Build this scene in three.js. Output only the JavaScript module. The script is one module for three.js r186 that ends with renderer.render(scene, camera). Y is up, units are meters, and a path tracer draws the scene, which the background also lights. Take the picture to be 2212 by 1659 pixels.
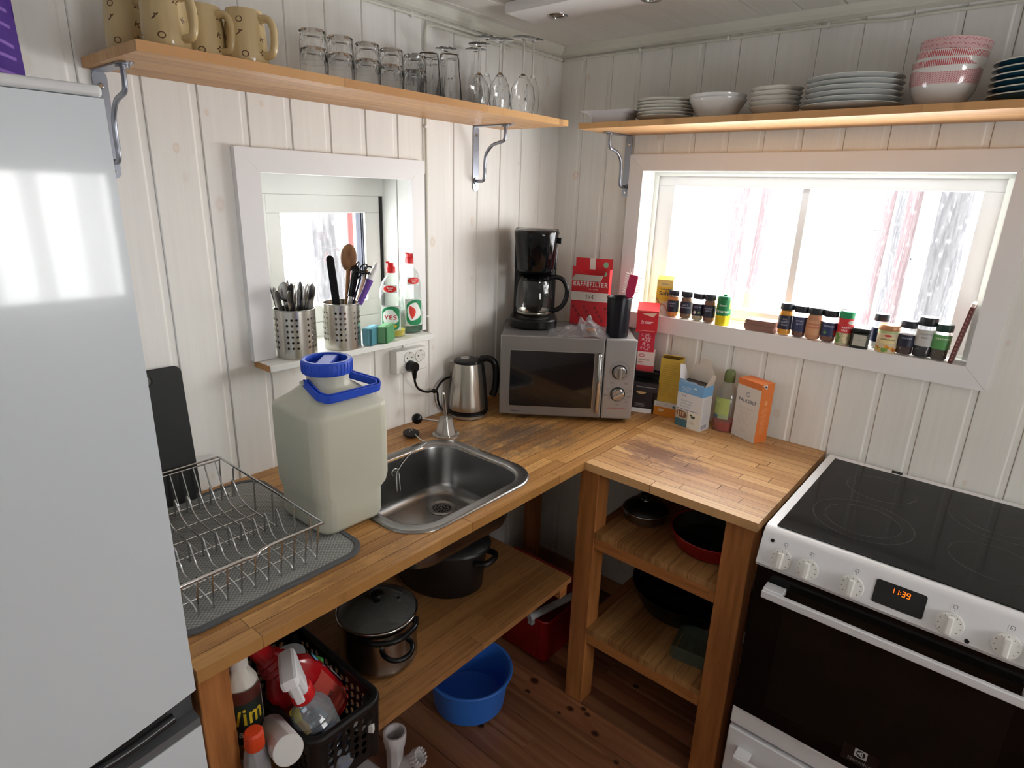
import * as THREE from 'three';
import { RoundedBoxGeometry } from 'three/addons/geometries/RoundedBoxGeometry.js';
import { mergeGeometries, mergeVertices, toCreasedNormals } from 'three/addons/utils/BufferGeometryUtils.js';
import { RectAreaLightUniformsLib } from 'three/addons/lights/RectAreaLightUniformsLib.js';

// ------------------------------------------------------------------ camera, sky, light, exposure
const scene = new THREE.Scene();
const camera = new THREE.PerspectiveCamera(64.73, 2212 / 1659, 0.02, 200);
{
  const yaw = 0.697, pitch = -0.3045, roll = 0.0331;
  const f = new THREE.Vector3(-Math.sin(yaw) * Math.cos(pitch), Math.sin(pitch), -Math.cos(yaw) * Math.cos(pitch));
  const right = new THREE.Vector3().crossVectors(f, new THREE.Vector3(0, 1, 0)).normalize();
  const up = new THREE.Vector3().crossVectors(right, f);
  camera.position.set(1.468, 1.6087, 1.9806);
  camera.up.copy(up).multiplyScalar(Math.cos(roll)).addScaledVector(right, -Math.sin(roll));
  camera.lookAt(camera.position.clone().add(f));
}
const SKY = 5.2;
scene.background = new THREE.Color().setRGB(1.0 * SKY, 0.995 * SKY, 0.98 * SKY);   // even white overcast
const renderer = new THREE.WebGLRenderer({ antialias: true });
renderer.toneMapping = THREE.LinearToneMapping;
renderer.toneMappingExposure = 1.5;
renderer.shadowMap.enabled = true;
RectAreaLightUniformsLib.init();
// daylight entering at each window: one soft light the size of the panes, at the panes
for (const [w, h, at, to, k] of [[0.86, 0.39, [0.889, 1.4535, -0.09], [0.889, 1.4535, 1], 1], [0.275, 0.262, [-0.146, 1.405, 0.946], [1, 1.405, 0.946], 0.45], [0.64, 0.6, [3.34, 1.335, 1.19], [0, 1.335, 1.19], 1]]) {
  const l = new THREE.RectAreaLight(new THREE.Color().setRGB(1, 0.995, 0.98), SKY * k, w, h); l.name = 'window_daylight'; l.position.set(...at); l.lookAt(...to); scene.add(l);
}

// ------------------------------------------------------------------ helpers
const PI = Math.PI;
const V3 = (x, y, z) => new THREE.Vector3(x, y, z);
const V2 = (x, y) => new THREE.Vector2(x, y);
function rng(seed) { let s = seed >>> 0; return () => { s = (s + 0x6d2b79f5) | 0; let t = Math.imul(s ^ (s >>> 15), 1 | s); t = (t + Math.imul(t ^ (t >>> 7), 61 | t)) ^ t; return ((t ^ (t >>> 14)) >>> 0) / 4294967296; }; }
const hash = (x, y) => { let h = Math.imul(x | 0, 374761393) + Math.imul(y | 0, 668265263); h = Math.imul(h ^ (h >>> 13), 1274126177); return ((h ^ (h >>> 16)) >>> 0) / 4294967296; };
function noise(x, y) {
  const ix = Math.floor(x), iy = Math.floor(y); let fx = x - ix, fy = y - iy; fx = fx * fx * (3 - 2 * fx); fy = fy * fy * (3 - 2 * fy);
  const a = hash(ix, iy), b = hash(ix + 1, iy), c = hash(ix, iy + 1), d = hash(ix + 1, iy + 1);
  return a + (b - a) * fx + (c - a) * fy + (a - b - c + d) * fx * fy;
}
const mixc = (a, b, t) => [a[0] + (b[0] - a[0]) * t, a[1] + (b[1] - a[1]) * t, a[2] + (b[2] - a[2]) * t];
const clamp = (x, a, b) => Math.min(b, Math.max(a, x));
function dataTex(w, h, fn, srgb = true) {          // fn(x, y) -> [r, g, b] 0..255, row 0 at v = 0
  const d = new Uint8Array(w * h * 4);
  for (let y = 0; y < h; y++) for (let x = 0; x < w; x++) { const c = fn(x, y), o = (y * w + x) * 4; d[o] = clamp(c[0], 0, 255); d[o + 1] = clamp(c[1], 0, 255); d[o + 2] = clamp(c[2], 0, 255); d[o + 3] = 255; }
  const t = new THREE.DataTexture(d, w, h); t.magFilter = THREE.LinearFilter; t.minFilter = THREE.LinearFilter; t.wrapS = t.wrapT = THREE.RepeatWrapping;
  if (srgb) t.colorSpace = THREE.SRGBColorSpace; t.needsUpdate = true; return t;
}
function canvasTex(w, h, draw, srgb = true) {
  const c = document.createElement('canvas'); c.width = w; c.height = h; const g = c.getContext('2d'); draw(g, w, h);
  const t = new THREE.CanvasTexture(c); if (srgb) t.colorSpace = THREE.SRGBColorSpace; t.magFilter = THREE.LinearFilter; return t;
}
const col = (r, g, b) => new THREE.Color().setRGB(r / 255, g / 255, b / 255, THREE.SRGBColorSpace);
const std = (c, rough = 0.6, metal = 0, extra = {}) => new THREE.MeshStandardMaterial({ color: c, roughness: rough, metalness: metal, ...extra });
const phys = (c, rough = 0.5, extra = {}) => new THREE.MeshPhysicalMaterial({ color: c, roughness: rough, ...extra });

// geometry helpers
const flat = (g) => { const n = g.index ? g.toNonIndexed() : g; for (const k of Object.keys(n.attributes)) if (!['position', 'normal', 'uv'].includes(k)) n.deleteAttribute(k); if (!n.attributes.uv) n.setAttribute('uv', new THREE.BufferAttribute(new Float32Array(n.attributes.position.count * 2), 2)); n.morphAttributes = {}; return n; };
const merge = (list) => mergeGeometries(list.map(flat));
const box = (w, h, d, x = 0, y = 0, z = 0, r = 0) => (r ? new RoundedBoxGeometry(w, h, d, 2, Math.min(r, w / 2.01, h / 2.01, d / 2.01)) : new THREE.BoxGeometry(w, h, d)).translate(x, y, z);
const span = (x0, x1, y0, y1, z0, z1, r = 0) => box(x1 - x0, y1 - y0, z1 - z0, (x0 + x1) / 2, (y0 + y1) / 2, (z0 + z1) / 2, r);
const cyl = (r0, r1, h, x = 0, y = 0, z = 0, seg = 32, open = false) => new THREE.CylinderGeometry(r1, r0, h, seg, 1, open).translate(x, y + h / 2, z);   // base at y
const byHeight = (g, h) => { const p = g.attributes.position, uv = g.attributes.uv; for (let i = 0; i < p.count; i++) uv.setY(i, p.getY(i) / h); return g; };
const lathe = (pts, seg = 40, crease = 0.7) => { const g = new THREE.LatheGeometry(pts.map((p) => V2(p[0], p[1])), seg); return toCreasedNormals(g, crease); };
const tube = (pts, r, seg = 24, rad = 8, closed = false) => new THREE.TubeGeometry(new THREE.CatmullRomCurve3(pts.map((p) => V3(...p)), closed, 'catmullrom', 0.5), seg, r, rad, closed);
function bar(a, b, r, r2 = r, seg = 10) {          // round bar between two points
  const A = V3(...a), B = V3(...b), d = B.clone().sub(A), g = new THREE.CylinderGeometry(r2, r, d.length(), seg);
  g.applyQuaternion(new THREE.Quaternion().setFromUnitVectors(V3(0, 1, 0), d.clone().normalize())); return g.translate((A.x + B.x) / 2, (A.y + B.y) / 2, (A.z + B.z) / 2);
}
const shapeOf = (pts) => { const s = new THREE.Shape(); pts.forEach((p, i) => (i ? s.lineTo(p[0], p[1]) : s.moveTo(p[0], p[1]))); s.closePath(); return s; };
function rrect(w, h, r, cx = 0, cy = 0) {
  const s = new THREE.Shape(), x = cx - w / 2, y = cy - h / 2;
  s.moveTo(x + r, y); s.lineTo(x + w - r, y); s.absarc(x + w - r, y + r, r, -PI / 2, 0); s.lineTo(x + w, y + h - r); s.absarc(x + w - r, y + h - r, r, 0, PI / 2);
  s.lineTo(x + r, y + h); s.absarc(x + r, y + h - r, r, PI / 2, PI); s.lineTo(x, y + r); s.absarc(x + r, y + r, r, PI, 1.5 * PI); return s;
}
const ext = (shape, depth, bevel = 0, curve = 8) => new THREE.ExtrudeGeometry(shape, { depth: depth - 2 * bevel, bevelEnabled: bevel > 0, bevelThickness: bevel, bevelSize: bevel, bevelOffset: -bevel, bevelSegments: 2, curveSegments: curve }).translate(0, 0, bevel);
// prism: polygon in the plane across an axis, from a to b along it. z: (x,y); x: (z,y); y: (x,z)
function prism(pts, axis, a, b) {
  if (axis === 'z') return ext(shapeOf(pts), b - a).translate(0, 0, a);
  if (axis === 'x') return ext(shapeOf(pts.map(([s, t]) => [-s, t])), b - a).rotateY(PI / 2).translate(a, 0, 0);
  return ext(shapeOf(pts.map(([s, t]) => [s, -t])), b - a).rotateX(-PI / 2).translate(0, a, 0);
}
function metricUV(g, grain, ou = 0, ov = 0, su = 1, sv = 1) {   // uv in metres: v along the grain axis
  g = flat(g); const p = g.attributes.position, n = g.attributes.normal, uv = g.attributes.uv;
  for (let i = 0; i < p.count; i++) {
    const P = [p.getX(i), p.getY(i), p.getZ(i)], N = [Math.abs(n.getX(i)), Math.abs(n.getY(i)), Math.abs(n.getZ(i))];
    const big = N.indexOf(Math.max(...N)); let v = grain, u = [0, 1, 2].find((k) => k !== big && k !== grain);
    if (big === grain) [u, v] = [0, 1, 2].filter((k) => k !== grain);
    uv.setXY(i, P[u] * su + ou, P[v] * sv + ov);
  }
  return g;
}
function planarUV(g, ua, va, u0, u1, v0, v1) {     // whole-sheet uv by position
  g = flat(g); const p = g.attributes.position, uv = g.attributes.uv, c = (i, a) => [p.getX(i), p.getY(i), p.getZ(i)][a];
  for (let i = 0; i < p.count; i++) uv.setXY(i, (c(i, ua) - u0) / (u1 - u0), (c(i, va) - v0) / (v1 - v0));
  return g;
}
// scene helpers
const taken = {};
const numbered = (n) => { const k = (taken[n] = (taken[n] ?? -1) + 1); return k ? n + '_' + String(k).padStart(3, '0') : n; };
const shade = (m) => { m.castShadow = m.receiveShadow = true; return m; };
function thing(name, label, category, pos = [0, 0, 0], turn = 0, group) {
  const o = new THREE.Group(); o.name = numbered(name); o.position.set(...pos); o.rotation.y = turn; o.userData = { label, category }; if (group) o.userData.group = group; scene.add(o); return o;
}
function part(name, geo, mat, parent, label) { const m = shade(new THREE.Mesh(geo, mat)); m.name = name; if (label) m.userData.label = label; parent.add(m); return m; }
function one(name, label, category, geo, mat, pos = [0, 0, 0], turn = 0, group) {
  const m = shade(new THREE.Mesh(geo, mat)); m.name = numbered(name); m.position.set(...pos); m.rotation.y = turn; m.userData = { label, category }; if (group) m.userData.group = group; scene.add(m); return m;
}
function struct(name, label, category) { const o = new THREE.Group(); o.name = name; o.userData = { kind: 'structure', label, category }; scene.add(o); return o; }
function copy(o, pos, turn = 0, label) { const c = o.clone(); c.name = numbered(o.name.replace(/_\d{3}$/, '')); c.userData = { ...o.userData }; if (label) c.userData.label = label; c.position.set(...pos); c.rotation.set(0, turn, 0); scene.add(c); return c; }

// ------------------------------------------------------------------ materials
const M = {};
// painted boards: white paint over pine, knots showing through
function paintedTex(base, seed, knotTone, nKnots, size = [1024, 2048], metres = [1.11, 2.22]) {
  const r = rng(seed), knots = []; for (let i = 0; i < nKnots; i++) knots.push([r() * metres[0], r() * metres[1], 0.004 + r() * 0.007, r()]);
  const [w, h] = size, grid = {};
  for (const k of knots) { const gx = Math.floor(k[0] * 10), gy = Math.floor(k[1] * 10); for (let a = -1; a < 2; a++) for (let b = -1; b < 2; b++) (grid[(gx + a) + ',' + (gy + b)] ??= []).push(k); }
  return dataTex(w, h, (x, y) => {
    const u = x / w * metres[0], v = y / h * metres[1];
    const g1 = noise(u * 90, v * 3), g2 = noise(u * 260 + 7, v * 9), g3 = noise(u * 5, v * 1.1 + 30);
    let k = 1 + (g1 - 0.5) * 0.016 + (g2 - 0.5) * 0.014 + (g3 - 0.5) * 0.018, c = [base[0] * k, base[1] * k, base[2] * (k - (g3 - 0.5) * 0.012)];
    for (const q of grid[Math.floor(u * 10) + ',' + Math.floor(v * 10)] ?? []) {
      const d = Math.hypot((u - q[0]) / q[2], (v - q[1]) / (q[2] * 1.5)) + (noise(u * 400, v * 400) - 0.5) * 0.35;
      if (d < 1.5) { const t = d < 0.45 ? 0.28 : d < 0.95 ? 0.5 * q[3] + 0.12 : 0.22 * (1.5 - d) / 0.55; c = mixc(c, knotTone, clamp(t, 0, 1) * 0.75); }
    }
    return c;
  });
}
const tPaint = paintedTex([239, 237, 232], 11, [222, 196, 174], 34); tPaint.repeat.set(1 / 1.11, 1 / 2.22);
M.wall = std(0xffffff, 0.55, 0, { map: tPaint });
M.casing = std(col(240, 239, 240), 0.45);
M.frame = std(col(236, 238, 234), 0.45);
M.trim = std(col(226, 224, 212), 0.55);
M.backing = std(col(150, 146, 136), 0.9);
M.rawWood = std(col(190, 140, 90), 0.75);
// floor planks
function pineTex(seed) {
  const r = rng(seed), kn = []; for (let i = 0; i < 46; i++) kn.push([r() * 1.05, r() * 2.1, 0.004 + r() * 0.006]);
  const t = dataTex(1024, 2048, (x, y) => {
    const u = x / 1024 * 1.05, v = y / 2048 * 2.1, row = Math.floor(u / 0.0875);
    let wob = 0, kd = 9; for (const k of kn) { const dx = u - k[0], dy = v - k[1]; if (Math.abs(dx) > 0.06 || Math.abs(dy) > 0.09) continue; const d = Math.hypot(dx / k[2], dy / (k[2] * 1.3)); kd = Math.min(kd, d); wob += Math.exp(-d * d * 0.03) * 0.012 * Math.sign(dx); }
    const g = noise((u + wob) * 75 + row * 13.7, v * 1.6), f = noise((u + wob) * 330, v * 7), m = noise(u * 9 + row * 5, v * 2.5);
    let c = mixc([188, 132, 90], [142, 90, 58], clamp(g * 1.15 + (f - 0.5) * 0.4, 0, 1)); c = mixc(c, [104, 64, 48], m * 0.45);
    const tone = 0.84 + 0.3 * hash(row, seed); c = c.map((q) => q * tone);
    if (kd < 1.6) c = mixc([52, 26, 18], c, clamp((kd - 0.7) / 0.9, 0, 1));
    return c;
  }); t.repeat.set(1 / 1.05, 1 / 2.1); return t;
}
const tPine = pineTex(5);
M.floor = std(0xffffff, 0.42, 0, { map: tPine, bumpMap: tPine, bumpScale: 0.0004 });
// stave boards: one computed sheet for each board, staves cut from it by position
function staveLayout(length, width, rowW, len, seed) {
  const r = rng(seed), out = []; const rows = Math.max(1, Math.round(width / rowW)), w = width / rows;
  for (let i = 0; i < rows; i++) { let a = -r() * len * 0.8; while (a < length) { const b = Math.min(length, a + len * (0.7 + 0.6 * r())); const s = Math.max(0, a), e = b > length - 0.06 ? length : b; if (e - s > 0.004) out.push({ row: i, s, e, p: i * w, q: (i + 1) * w, tone: r(), id: out.length }); a = e; } }
  return { list: out, rows, w, length, width };
}
function staveTex(L, ppm, light, dark, mark, spread = 1, seam = 1) {
  const W = Math.min(2048, Math.round(L.length * ppm)), H = Math.min(2048, Math.round(L.width * ppm)), byRow = Array.from({ length: L.rows }, () => []);
  for (const s of L.list) byRow[s.row].push(s);
  return dataTex(W, H, (x, y) => {
    const a = (x + 0.5) / W * L.length, b = (y + 0.5) / H * L.width, row = byRow[Math.min(L.rows - 1, Math.floor(b / L.w))], s = row.find((q) => a < q.e) ?? row[row.length - 1], o = s.id * 17.3;
    const g = noise(b * 170 + o, a * 3.2 + o), f = noise(b * 620 + o, a * 16), p = noise(b * 900 + o * 3, a * 26 + 5);
    let t = clamp(0.1 + (s.tone - 0.2) * 0.5 * spread + (g - 0.4) * 0.55 + (f - 0.5) * 0.25, 0, 1), c = mixc(light, dark, t);
    if (p > 0.8) c = mixc(c, [dark[0] * 0.55, dark[1] * 0.5, dark[2] * 0.5], (p - 0.8) * 2.4);
    const out = 1e9, edge = Math.min(s.p > 0 ? b - s.p : out, s.q < L.width - 1e-6 ? s.q - b : out, s.s > 0 ? a - s.s : out, s.e < L.length - 1e-6 ? s.e - a : out); if (edge < 0.0011) c = mixc(c, [58, 32, 16], (0.1 + 0.5 * noise(a * 30 + o, b * 30)) * seam);
    return mark ? mark(c, a, b) : c;
  });
}
// Staves as meshes. place(a0, a1, b0, b1) gives the geometry of one stave
function buildStaves(L, mat, parent, place, name = 'stave') { for (const s of L.list) for (const g of [].concat(place(s.s, s.e, s.p, s.q) ?? [])) part(name, g, mat, parent); }

M.steel = std(col(186, 184, 180), 0.3, 1);
M.steelDull = std(col(160, 158, 154), 0.38, 1);
M.chrome = std(col(205, 205, 205), 0.12, 1);
M.bracket = std(col(150, 154, 164), 0.32, 0.85);
M.blackPlastic = phys(col(14, 15, 17), 0.3, { specularIntensity: 0.55 });
M.blackGloss = phys(col(9, 10, 13), 0.1, { specularIntensity: 0.7 });
M.blackMatt = std(col(20, 22, 23), 0.6);
M.whitePlastic = std(col(236, 236, 232), 0.4);
M.whiteGloss = phys(col(238, 240, 240), 0.2, { clearcoat: 0.5, clearcoatRoughness: 0.08 });
M.bluePlastic = std(col(32, 78, 200), 0.5);
M.glass = phys(0xffffff, 0.0, { transmission: 1, thickness: 0, ior: 1.5 });
M.pane = phys(0xffffff, 0.0, { transmission: 1, thickness: 0, ior: 1.45 });
M.drinkGlass = phys(0xffffff, 0.0, { transmission: 1, thickness: 0.002, ior: 1.5 });
M.thinGlass = phys(0xffffff, 0.0, { transmission: 1, thickness: 0, ior: 1.5 });
M.porcelain = phys(col(236, 234, 226), 0.18, { clearcoat: 0.4, clearcoatRoughness: 0.05 });
M.legWood = (() => { const t = dataTex(256, 1024, (x, y) => { const g = noise(x * 0.09, y * 0.006), f = noise(x * 0.4, y * 0.03); return mixc([190, 126, 70], [152, 94, 48], clamp(g * 0.9 + (f - 0.5) * 0.35, 0, 1)); }); t.repeat.set(4, 1); return std(0xffffff, 0.5, 0, { map: t }); })();

// ------------------------------------------------------------------ room shell
const CEIL = 2.1135, RX = 3.3, RZ = 3.3, PITCH = 0.111;
const WIN1 = { z0: 0.739, z1: 1.209, y0: 1.178, y1: 1.638 };      // opening in the left wall
const WIN2 = { x0: 0.379, x1: 1.388, y0: 1.21, y1: 1.696 };       // opening in the right wall
const WIN3 = { z0: 0.82, z1: 1.56, y0: 0.99, y1: 1.68 };          // window behind the camera, mirrored in the fridge
const wallShell = (axis, lo, hi, o, far) => {       // thick wall with one opening, as four blocks
  const f = axis === 'x' ? (a, b, y0, y1) => span(far[0], far[1], y0, y1, a, b) : (a, b, y0, y1) => span(a, b, y0, y1, far[0], far[1]);
  return merge([f(lo, o[0], -0.1, CEIL + 0.15), f(o[1], hi, -0.1, CEIL + 0.15), f(o[0], o[1], -0.1, o[2]), f(o[0], o[1], o[3], CEIL + 0.15)]);
};
{
  const r = rng(77);
  const wl = struct('wall_left', 'white painted vertical plank wall with the small window', 'wall');
  part('wall_core', wallShell('x', -0.2, RZ + 0.2, [WIN1.z0 - 0.02, WIN1.z1 + 0.02, WIN1.y0 - 0.02, WIN1.y1 + 0.02], [-0.2, -0.0185]), M.backing, wl);
  const profL = (z) => [[-0.018, z], [-0.0028, z], [-0.0028, z + 0.013], [-0.0005, z + 0.0165], [0, z + 0.0185], [0, z + PITCH - 0.003], [-0.003, z + PITCH - 0.0008], [-0.018, z + PITCH - 0.0008]];
  for (let z = 0.108 - PITCH; z < RZ; z += PITCH) {
    const cut = z + PITCH > WIN1.z0 + 0.002 && z < WIN1.z1 - 0.002;
    for (const [y0, y1] of cut ? [[0, WIN1.y0 - 0.016], [WIN1.y1 + 0.02, CEIL]] : [[0, CEIL]])
      part('board', metricUV(prism(profL(z), 'y', y0, y1), 1, Math.floor(r() * 9) * PITCH + 0.003, r() * 2), M.wall, wl);
  }
  const wr = struct('wall_right', 'white painted vertical plank wall with the wide window', 'wall');
  part('wall_core', wallShell('z', 0, RX + 0.2, [WIN2.x0 - 0.02, WIN2.x1 + 0.02, WIN2.y0 - 0.02, WIN2.y1 + 0.02], [-0.2, -0.0185]), M.backing, wr);
  const P2 = 0.1105, profR = (x) => [[x + 0.0008, -0.018], [x + 0.0008, -0.003], [x + 0.003, 0], [x + P2 - 0.0185, 0], [x + P2 - 0.0165, -0.0005], [x + P2 - 0.013, -0.0028], [x + P2, -0.0028], [x + P2, -0.018]];
  for (let x = 0.1035 - P2; x < RX; x += P2) {
    const cut = x + P2 > WIN2.x0 + 0.002 && x < WIN2.x1 - 0.002;
    for (const [y0, y1] of cut ? [[0, WIN2.y0 - 0.016], [WIN2.y1 + 0.02, CEIL]] : [[0, CEIL]])
      part('board', metricUV(prism(profR(x), 'y', y0, y1), 1, Math.floor(r() * 9) * PITCH + 0.003, r() * 2), M.wall, wr);
  }
  const wb = struct('wall_back', 'white plank wall opposite the fridge', 'wall');
  part('wall_panel', metricUV(wallShell('x', -0.2, RZ + 0.2, [WIN3.z0, WIN3.z1, WIN3.y0, WIN3.y1], [RX, RX + 0.2]), 1), M.wall, wb);
  const wf = struct('wall_front', 'white plank wall behind the viewer', 'wall');
  part('wall_panel', metricUV(span(0, RX, -0.1, CEIL + 0.15, RZ, RZ + 0.2), 1), M.wall, wf);
  const ce = struct('ceiling', 'white painted plank ceiling', 'ceiling');
  part('ceiling_core', span(-0.2, RX + 0.2, CEIL + 0.0185, CEIL + 0.15, -0.2, RZ + 0.2), M.backing, ce);
  for (let x = 0.06 - 0.1105; x < RX; x += 0.1105)
    part('board', metricUV(prism([[x, CEIL + 0.018], [x, CEIL + 0.002], [x + 0.002, CEIL], [x + 0.107, CEIL], [x + 0.109, CEIL + 0.002], [x + 0.1098, CEIL + 0.018]], 'z', 0, RZ), 2, Math.floor(r() * 9) * PITCH, r() * 2), M.wall, ce);
  const fl = struct('floor', 'red brown pine plank floor with dark knots', 'floor');
  part('subfloor', span(-0.2, RX + 0.2, -0.12, -0.021, -0.2, RZ + 0.2), M.backing, fl);
  let k = 0;
  for (let z = 0.055 - 0.0875; z < RZ; z += 0.0875, k++)
    part('plank', metricUV(prism([[z + 0.0006, -0.02], [z + 0.0006, -0.002], [z + 0.0022, 0], [z + 0.0853, 0], [z + 0.0869, -0.002], [z + 0.0869, -0.02]].map(([s, t]) => [s, t]), 'x', 0, RX), 0, (k % 12) * 0.0875 - z + 0.0006, r() * 2), M.floor, fl);
  // cornice, baseboards, corner
  const cove = [[0, CEIL], [0, CEIL - 0.03], [0.006, CEIL - 0.03], [0.016, CEIL - 0.024], [0.024, CEIL - 0.014], [0.028, CEIL]];
  const t1 = struct('trim_1', 'cream cornice strip above the small window wall', 'trim'); part('strip', prism(cove, 'z', 0.029, RZ), M.trim, t1);
  const t2 = struct('trim_2', 'cream cornice strip above the wide window wall', 'trim'); part('strip', prism(cove.map(([a, b]) => [a, b]), 'x', 0, RX), M.trim, t2);
  const b1 = struct('baseboard_left', 'brown baseboard along the small window wall', 'baseboard'); part('strip', span(0.0, 0.014, 0, 0.06, 0.014, RZ), M.rawWood, b1);
  const b2 = struct('baseboard_right', 'brown baseboard along the wide window wall', 'baseboard'); part('strip', span(0, RX, 0, 0.06, 0, 0.014), M.rawWood, b2);
}
// window in the left wall
{
  const w = struct('window_1', 'small white window with deep reveal and sill', 'window'), { z0, z1, y0, y1 } = WIN1, oz0 = 0.689, oz1 = 1.268, oy = 1.693, T = 0.018;
  part('casing', prism([[oz0, oy], [oz1, oy], [z1, y1], [z0, y1]], 'x', 0.0, T), M.casing, w);
  part('casing', prism([[oz1 - 0.0006, oy], [oz1 - 0.0006, 1.18], [z1, 1.18], [z1, y1 - 0.001]], 'x', 0, T), M.casing, w);
  part('casing', prism([[oz0 + 0.0006, oy], [oz0 + 0.0006, 1.18], [z0, 1.18], [z0, y1 - 0.001]], 'x', 0, T), M.casing, w);
  const s = part('sill', span(-0.125, 0.078, 1.162, 1.179, z0 - 0.03, z1 + 0.05, 0.002), M.frame, w);
  part('sill_end', span(-0.0, 0.077, 1.1625, 1.1785, z1 + 0.0495, z1 + 0.0506), M.rawWood, s);
  // lining of the reveal: inner board, then frame jamb
  part('lining', span(-0.05, 0.0, y1, y1 + 0.02, z0 - 0.02, z1 + 0.02), M.frame, w);
  part('lining', span(-0.05, 0.0, y0, y1, z0 - 0.02, z0), M.frame, w);
  part('lining', span(-0.05, 0.0, y0, y1, z1, z1 + 0.02), M.frame, w);
  const fx0 = -0.19, fx1 = -0.052;
  part('jamb', span(fx0, fx1, y0, y1, z0 - 0.02, z0 + 0.003), M.frame, w); part('jamb', span(fx0, fx1, y0, y1, z1 - 0.003, z1 + 0.02), M.frame, w);
  part('head', span(fx0, -0.118, 1.588, y1 + 0.02, z0 - 0.02, z1 + 0.02, 0.002), M.frame, w);
  part('frame_stile', span(fx0, -0.122, y0, 1.588, 1.128, z1 + 0.01, 0.002), M.frame, w);
  part('frame_rail', span(fx0, -0.122, 1.178, 1.222, z0, 1.128, 0.002), M.frame, w);
  const sa = part('sash', merge([span(-0.175, -0.126, 1.538, 1.5878, 0.7515, 1.1265, 0.002), span(-0.175, -0.126, 1.2222, 1.272, 0.7515, 1.1265, 0.002), span(-0.175, -0.126, 1.272, 1.538, 1.086, 1.1265, 0.001), span(-0.175, -0.126, 1.272, 1.538, 0.7515, 0.806, 0.001)]), M.frame, w);
  part('pane', span(-0.152, -0.148, 1.272, 1.538, 0.806, 1.086), M.pane, sa);
  part('spacer', merge([span(-0.172, -0.150, 1.272, 1.538, 0.8055, 0.8085), span(-0.1455, -0.142, 1.272, 1.538, 0.8055, 0.812), span(-0.139, -0.136, 1.272, 1.538, 0.8055, 0.81)]), std(col(58, 62, 74), 0.4, 0.5), sa, 'dark glazing spacer strips');
  part('gasket', span(-0.14, -0.122, 1.224, 1.586, 0.7425, 0.7512), M.blackMatt, w, 'black gap beside the sash');
}
// window in the right wall
{
  const w = struct('window_2', 'wide low white window above the worktop', 'window'), { x0, x1, y0, y1 } = WIN2, ox0 = 0.325, ox1 = 1.442, oy1 = 1.75, oy0 = 1.152, T = 0.018;
  part('casing', prism([[ox0, oy1], [ox1, oy1], [x1, y1], [x0, y1]], 'z', 0, T), M.casing, w);
  part('casing', prism([[ox0, oy0], [ox1, oy0], [x1, y0], [x0, y0]], 'z', 0, T), M.casing, w);
  part('casing', prism([[ox0, oy0 + 0.0008], [ox0, oy1 - 0.0008], [x0, y1 - 0.0006], [x0, y0 + 0.0006]], 'z', 0, T), M.casing, w);
  part('casing', prism([[ox1, oy0 + 0.0008], [ox1, oy1 - 0.0008], [x1, y1 - 0.0006], [x1, y0 + 0.0006]], 'z', 0, T), M.casing, w);
  part('sill', span(x0, x1, y0 - 0.02, y0, -0.19, 0.0), M.frame, w);
  part('lining', span(x0, x1, y1, y1 + 0.02, -0.19, 0.0), M.frame, w); part('lining', span(x0 - 0.02, x0, y0 - 0.02, y1 + 0.02, -0.19, 0), M.frame, w); part('lining', span(x1, x1 + 0.02, y0 - 0.02, y1 + 0.02, -0.19, 0), M.frame, w);
  // bead around the sash, then the sash
  part('bead', merge([span(x0, x1, y1 - 0.012, y1, -0.085, -0.072), span(x0, x0 + 0.012, y0, y1 - 0.012, -0.085, -0.072), span(x1 - 0.016, x1, y0, y1 - 0.012, -0.085, -0.06), span(x0 + 0.012, x1 - 0.016, y0, y0 + 0.008, -0.085, -0.074)]), M.frame, w);
  const gx0 = 0.452, gx1 = 1.327, gy0 = 1.256, gy1 = 1.651;
  const sa = part('sash', merge([span(x0, x1, gy1, y1, -0.135, -0.086, 0.002), span(x0, x1, y0, gy0, -0.135, -0.086, 0.002), span(x0, gx0, gy0, gy1, -0.135, -0.086, 0.001), span(gx1, x1, gy0, gy1, -0.135, -0.086, 0.001)]), M.casing, w);
  part('mullion', span(0.872, 0.894, gy0, gy1, -0.133, -0.105, 0.002), M.casing, sa);
  part('pane', span(gx0, 0.872, gy0, gy1, -0.122, -0.118), M.pane, sa); part('pane', span(0.894, gx1, gy0, gy1, -0.122, -0.118), M.pane, sa);
}
// window behind the camera
{
  const w = struct('window_3', 'white two pane window in the wall opposite the fridge', 'window'), { z0, z1, y0, y1 } = WIN3, m = 1.19;
  part('casing', merge([span(RX - 0.018, RX, y1, y1 + 0.07, z0 - 0.07, z1 + 0.07), span(RX - 0.018, RX, y0 - 0.07, y0, z0 - 0.07, z1 + 0.07), span(RX - 0.018, RX, y0, y1, z0 - 0.07, z0), span(RX - 0.018, RX, y0, y1, z1, z1 + 0.07)]), M.casing, w);
  const sa = part('sash', merge([span(RX + 0.05, RX + 0.1, y1 - 0.045, y1, z0, z1), span(RX + 0.05, RX + 0.1, y0, y0 + 0.045, z0, z1), span(RX + 0.05, RX + 0.1, y0 + 0.045, y1 - 0.045, z0, z0 + 0.045), span(RX + 0.05, RX + 0.1, y0 + 0.045, y1 - 0.045, z1 - 0.045, z1), span(RX + 0.05, RX + 0.1, y0 + 0.045, y1 - 0.045, m - 0.035, m + 0.035)]), M.casing, w);
  part('pane', span(RX + 0.074, RX + 0.078, y0 + 0.045, y1 - 0.045, z0 + 0.045, m - 0.035), M.pane, sa); part('pane', span(RX + 0.074, RX + 0.078, y0 + 0.045, y1 - 0.045, m + 0.035, z1 - 0.045), M.pane, sa);
}
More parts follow.
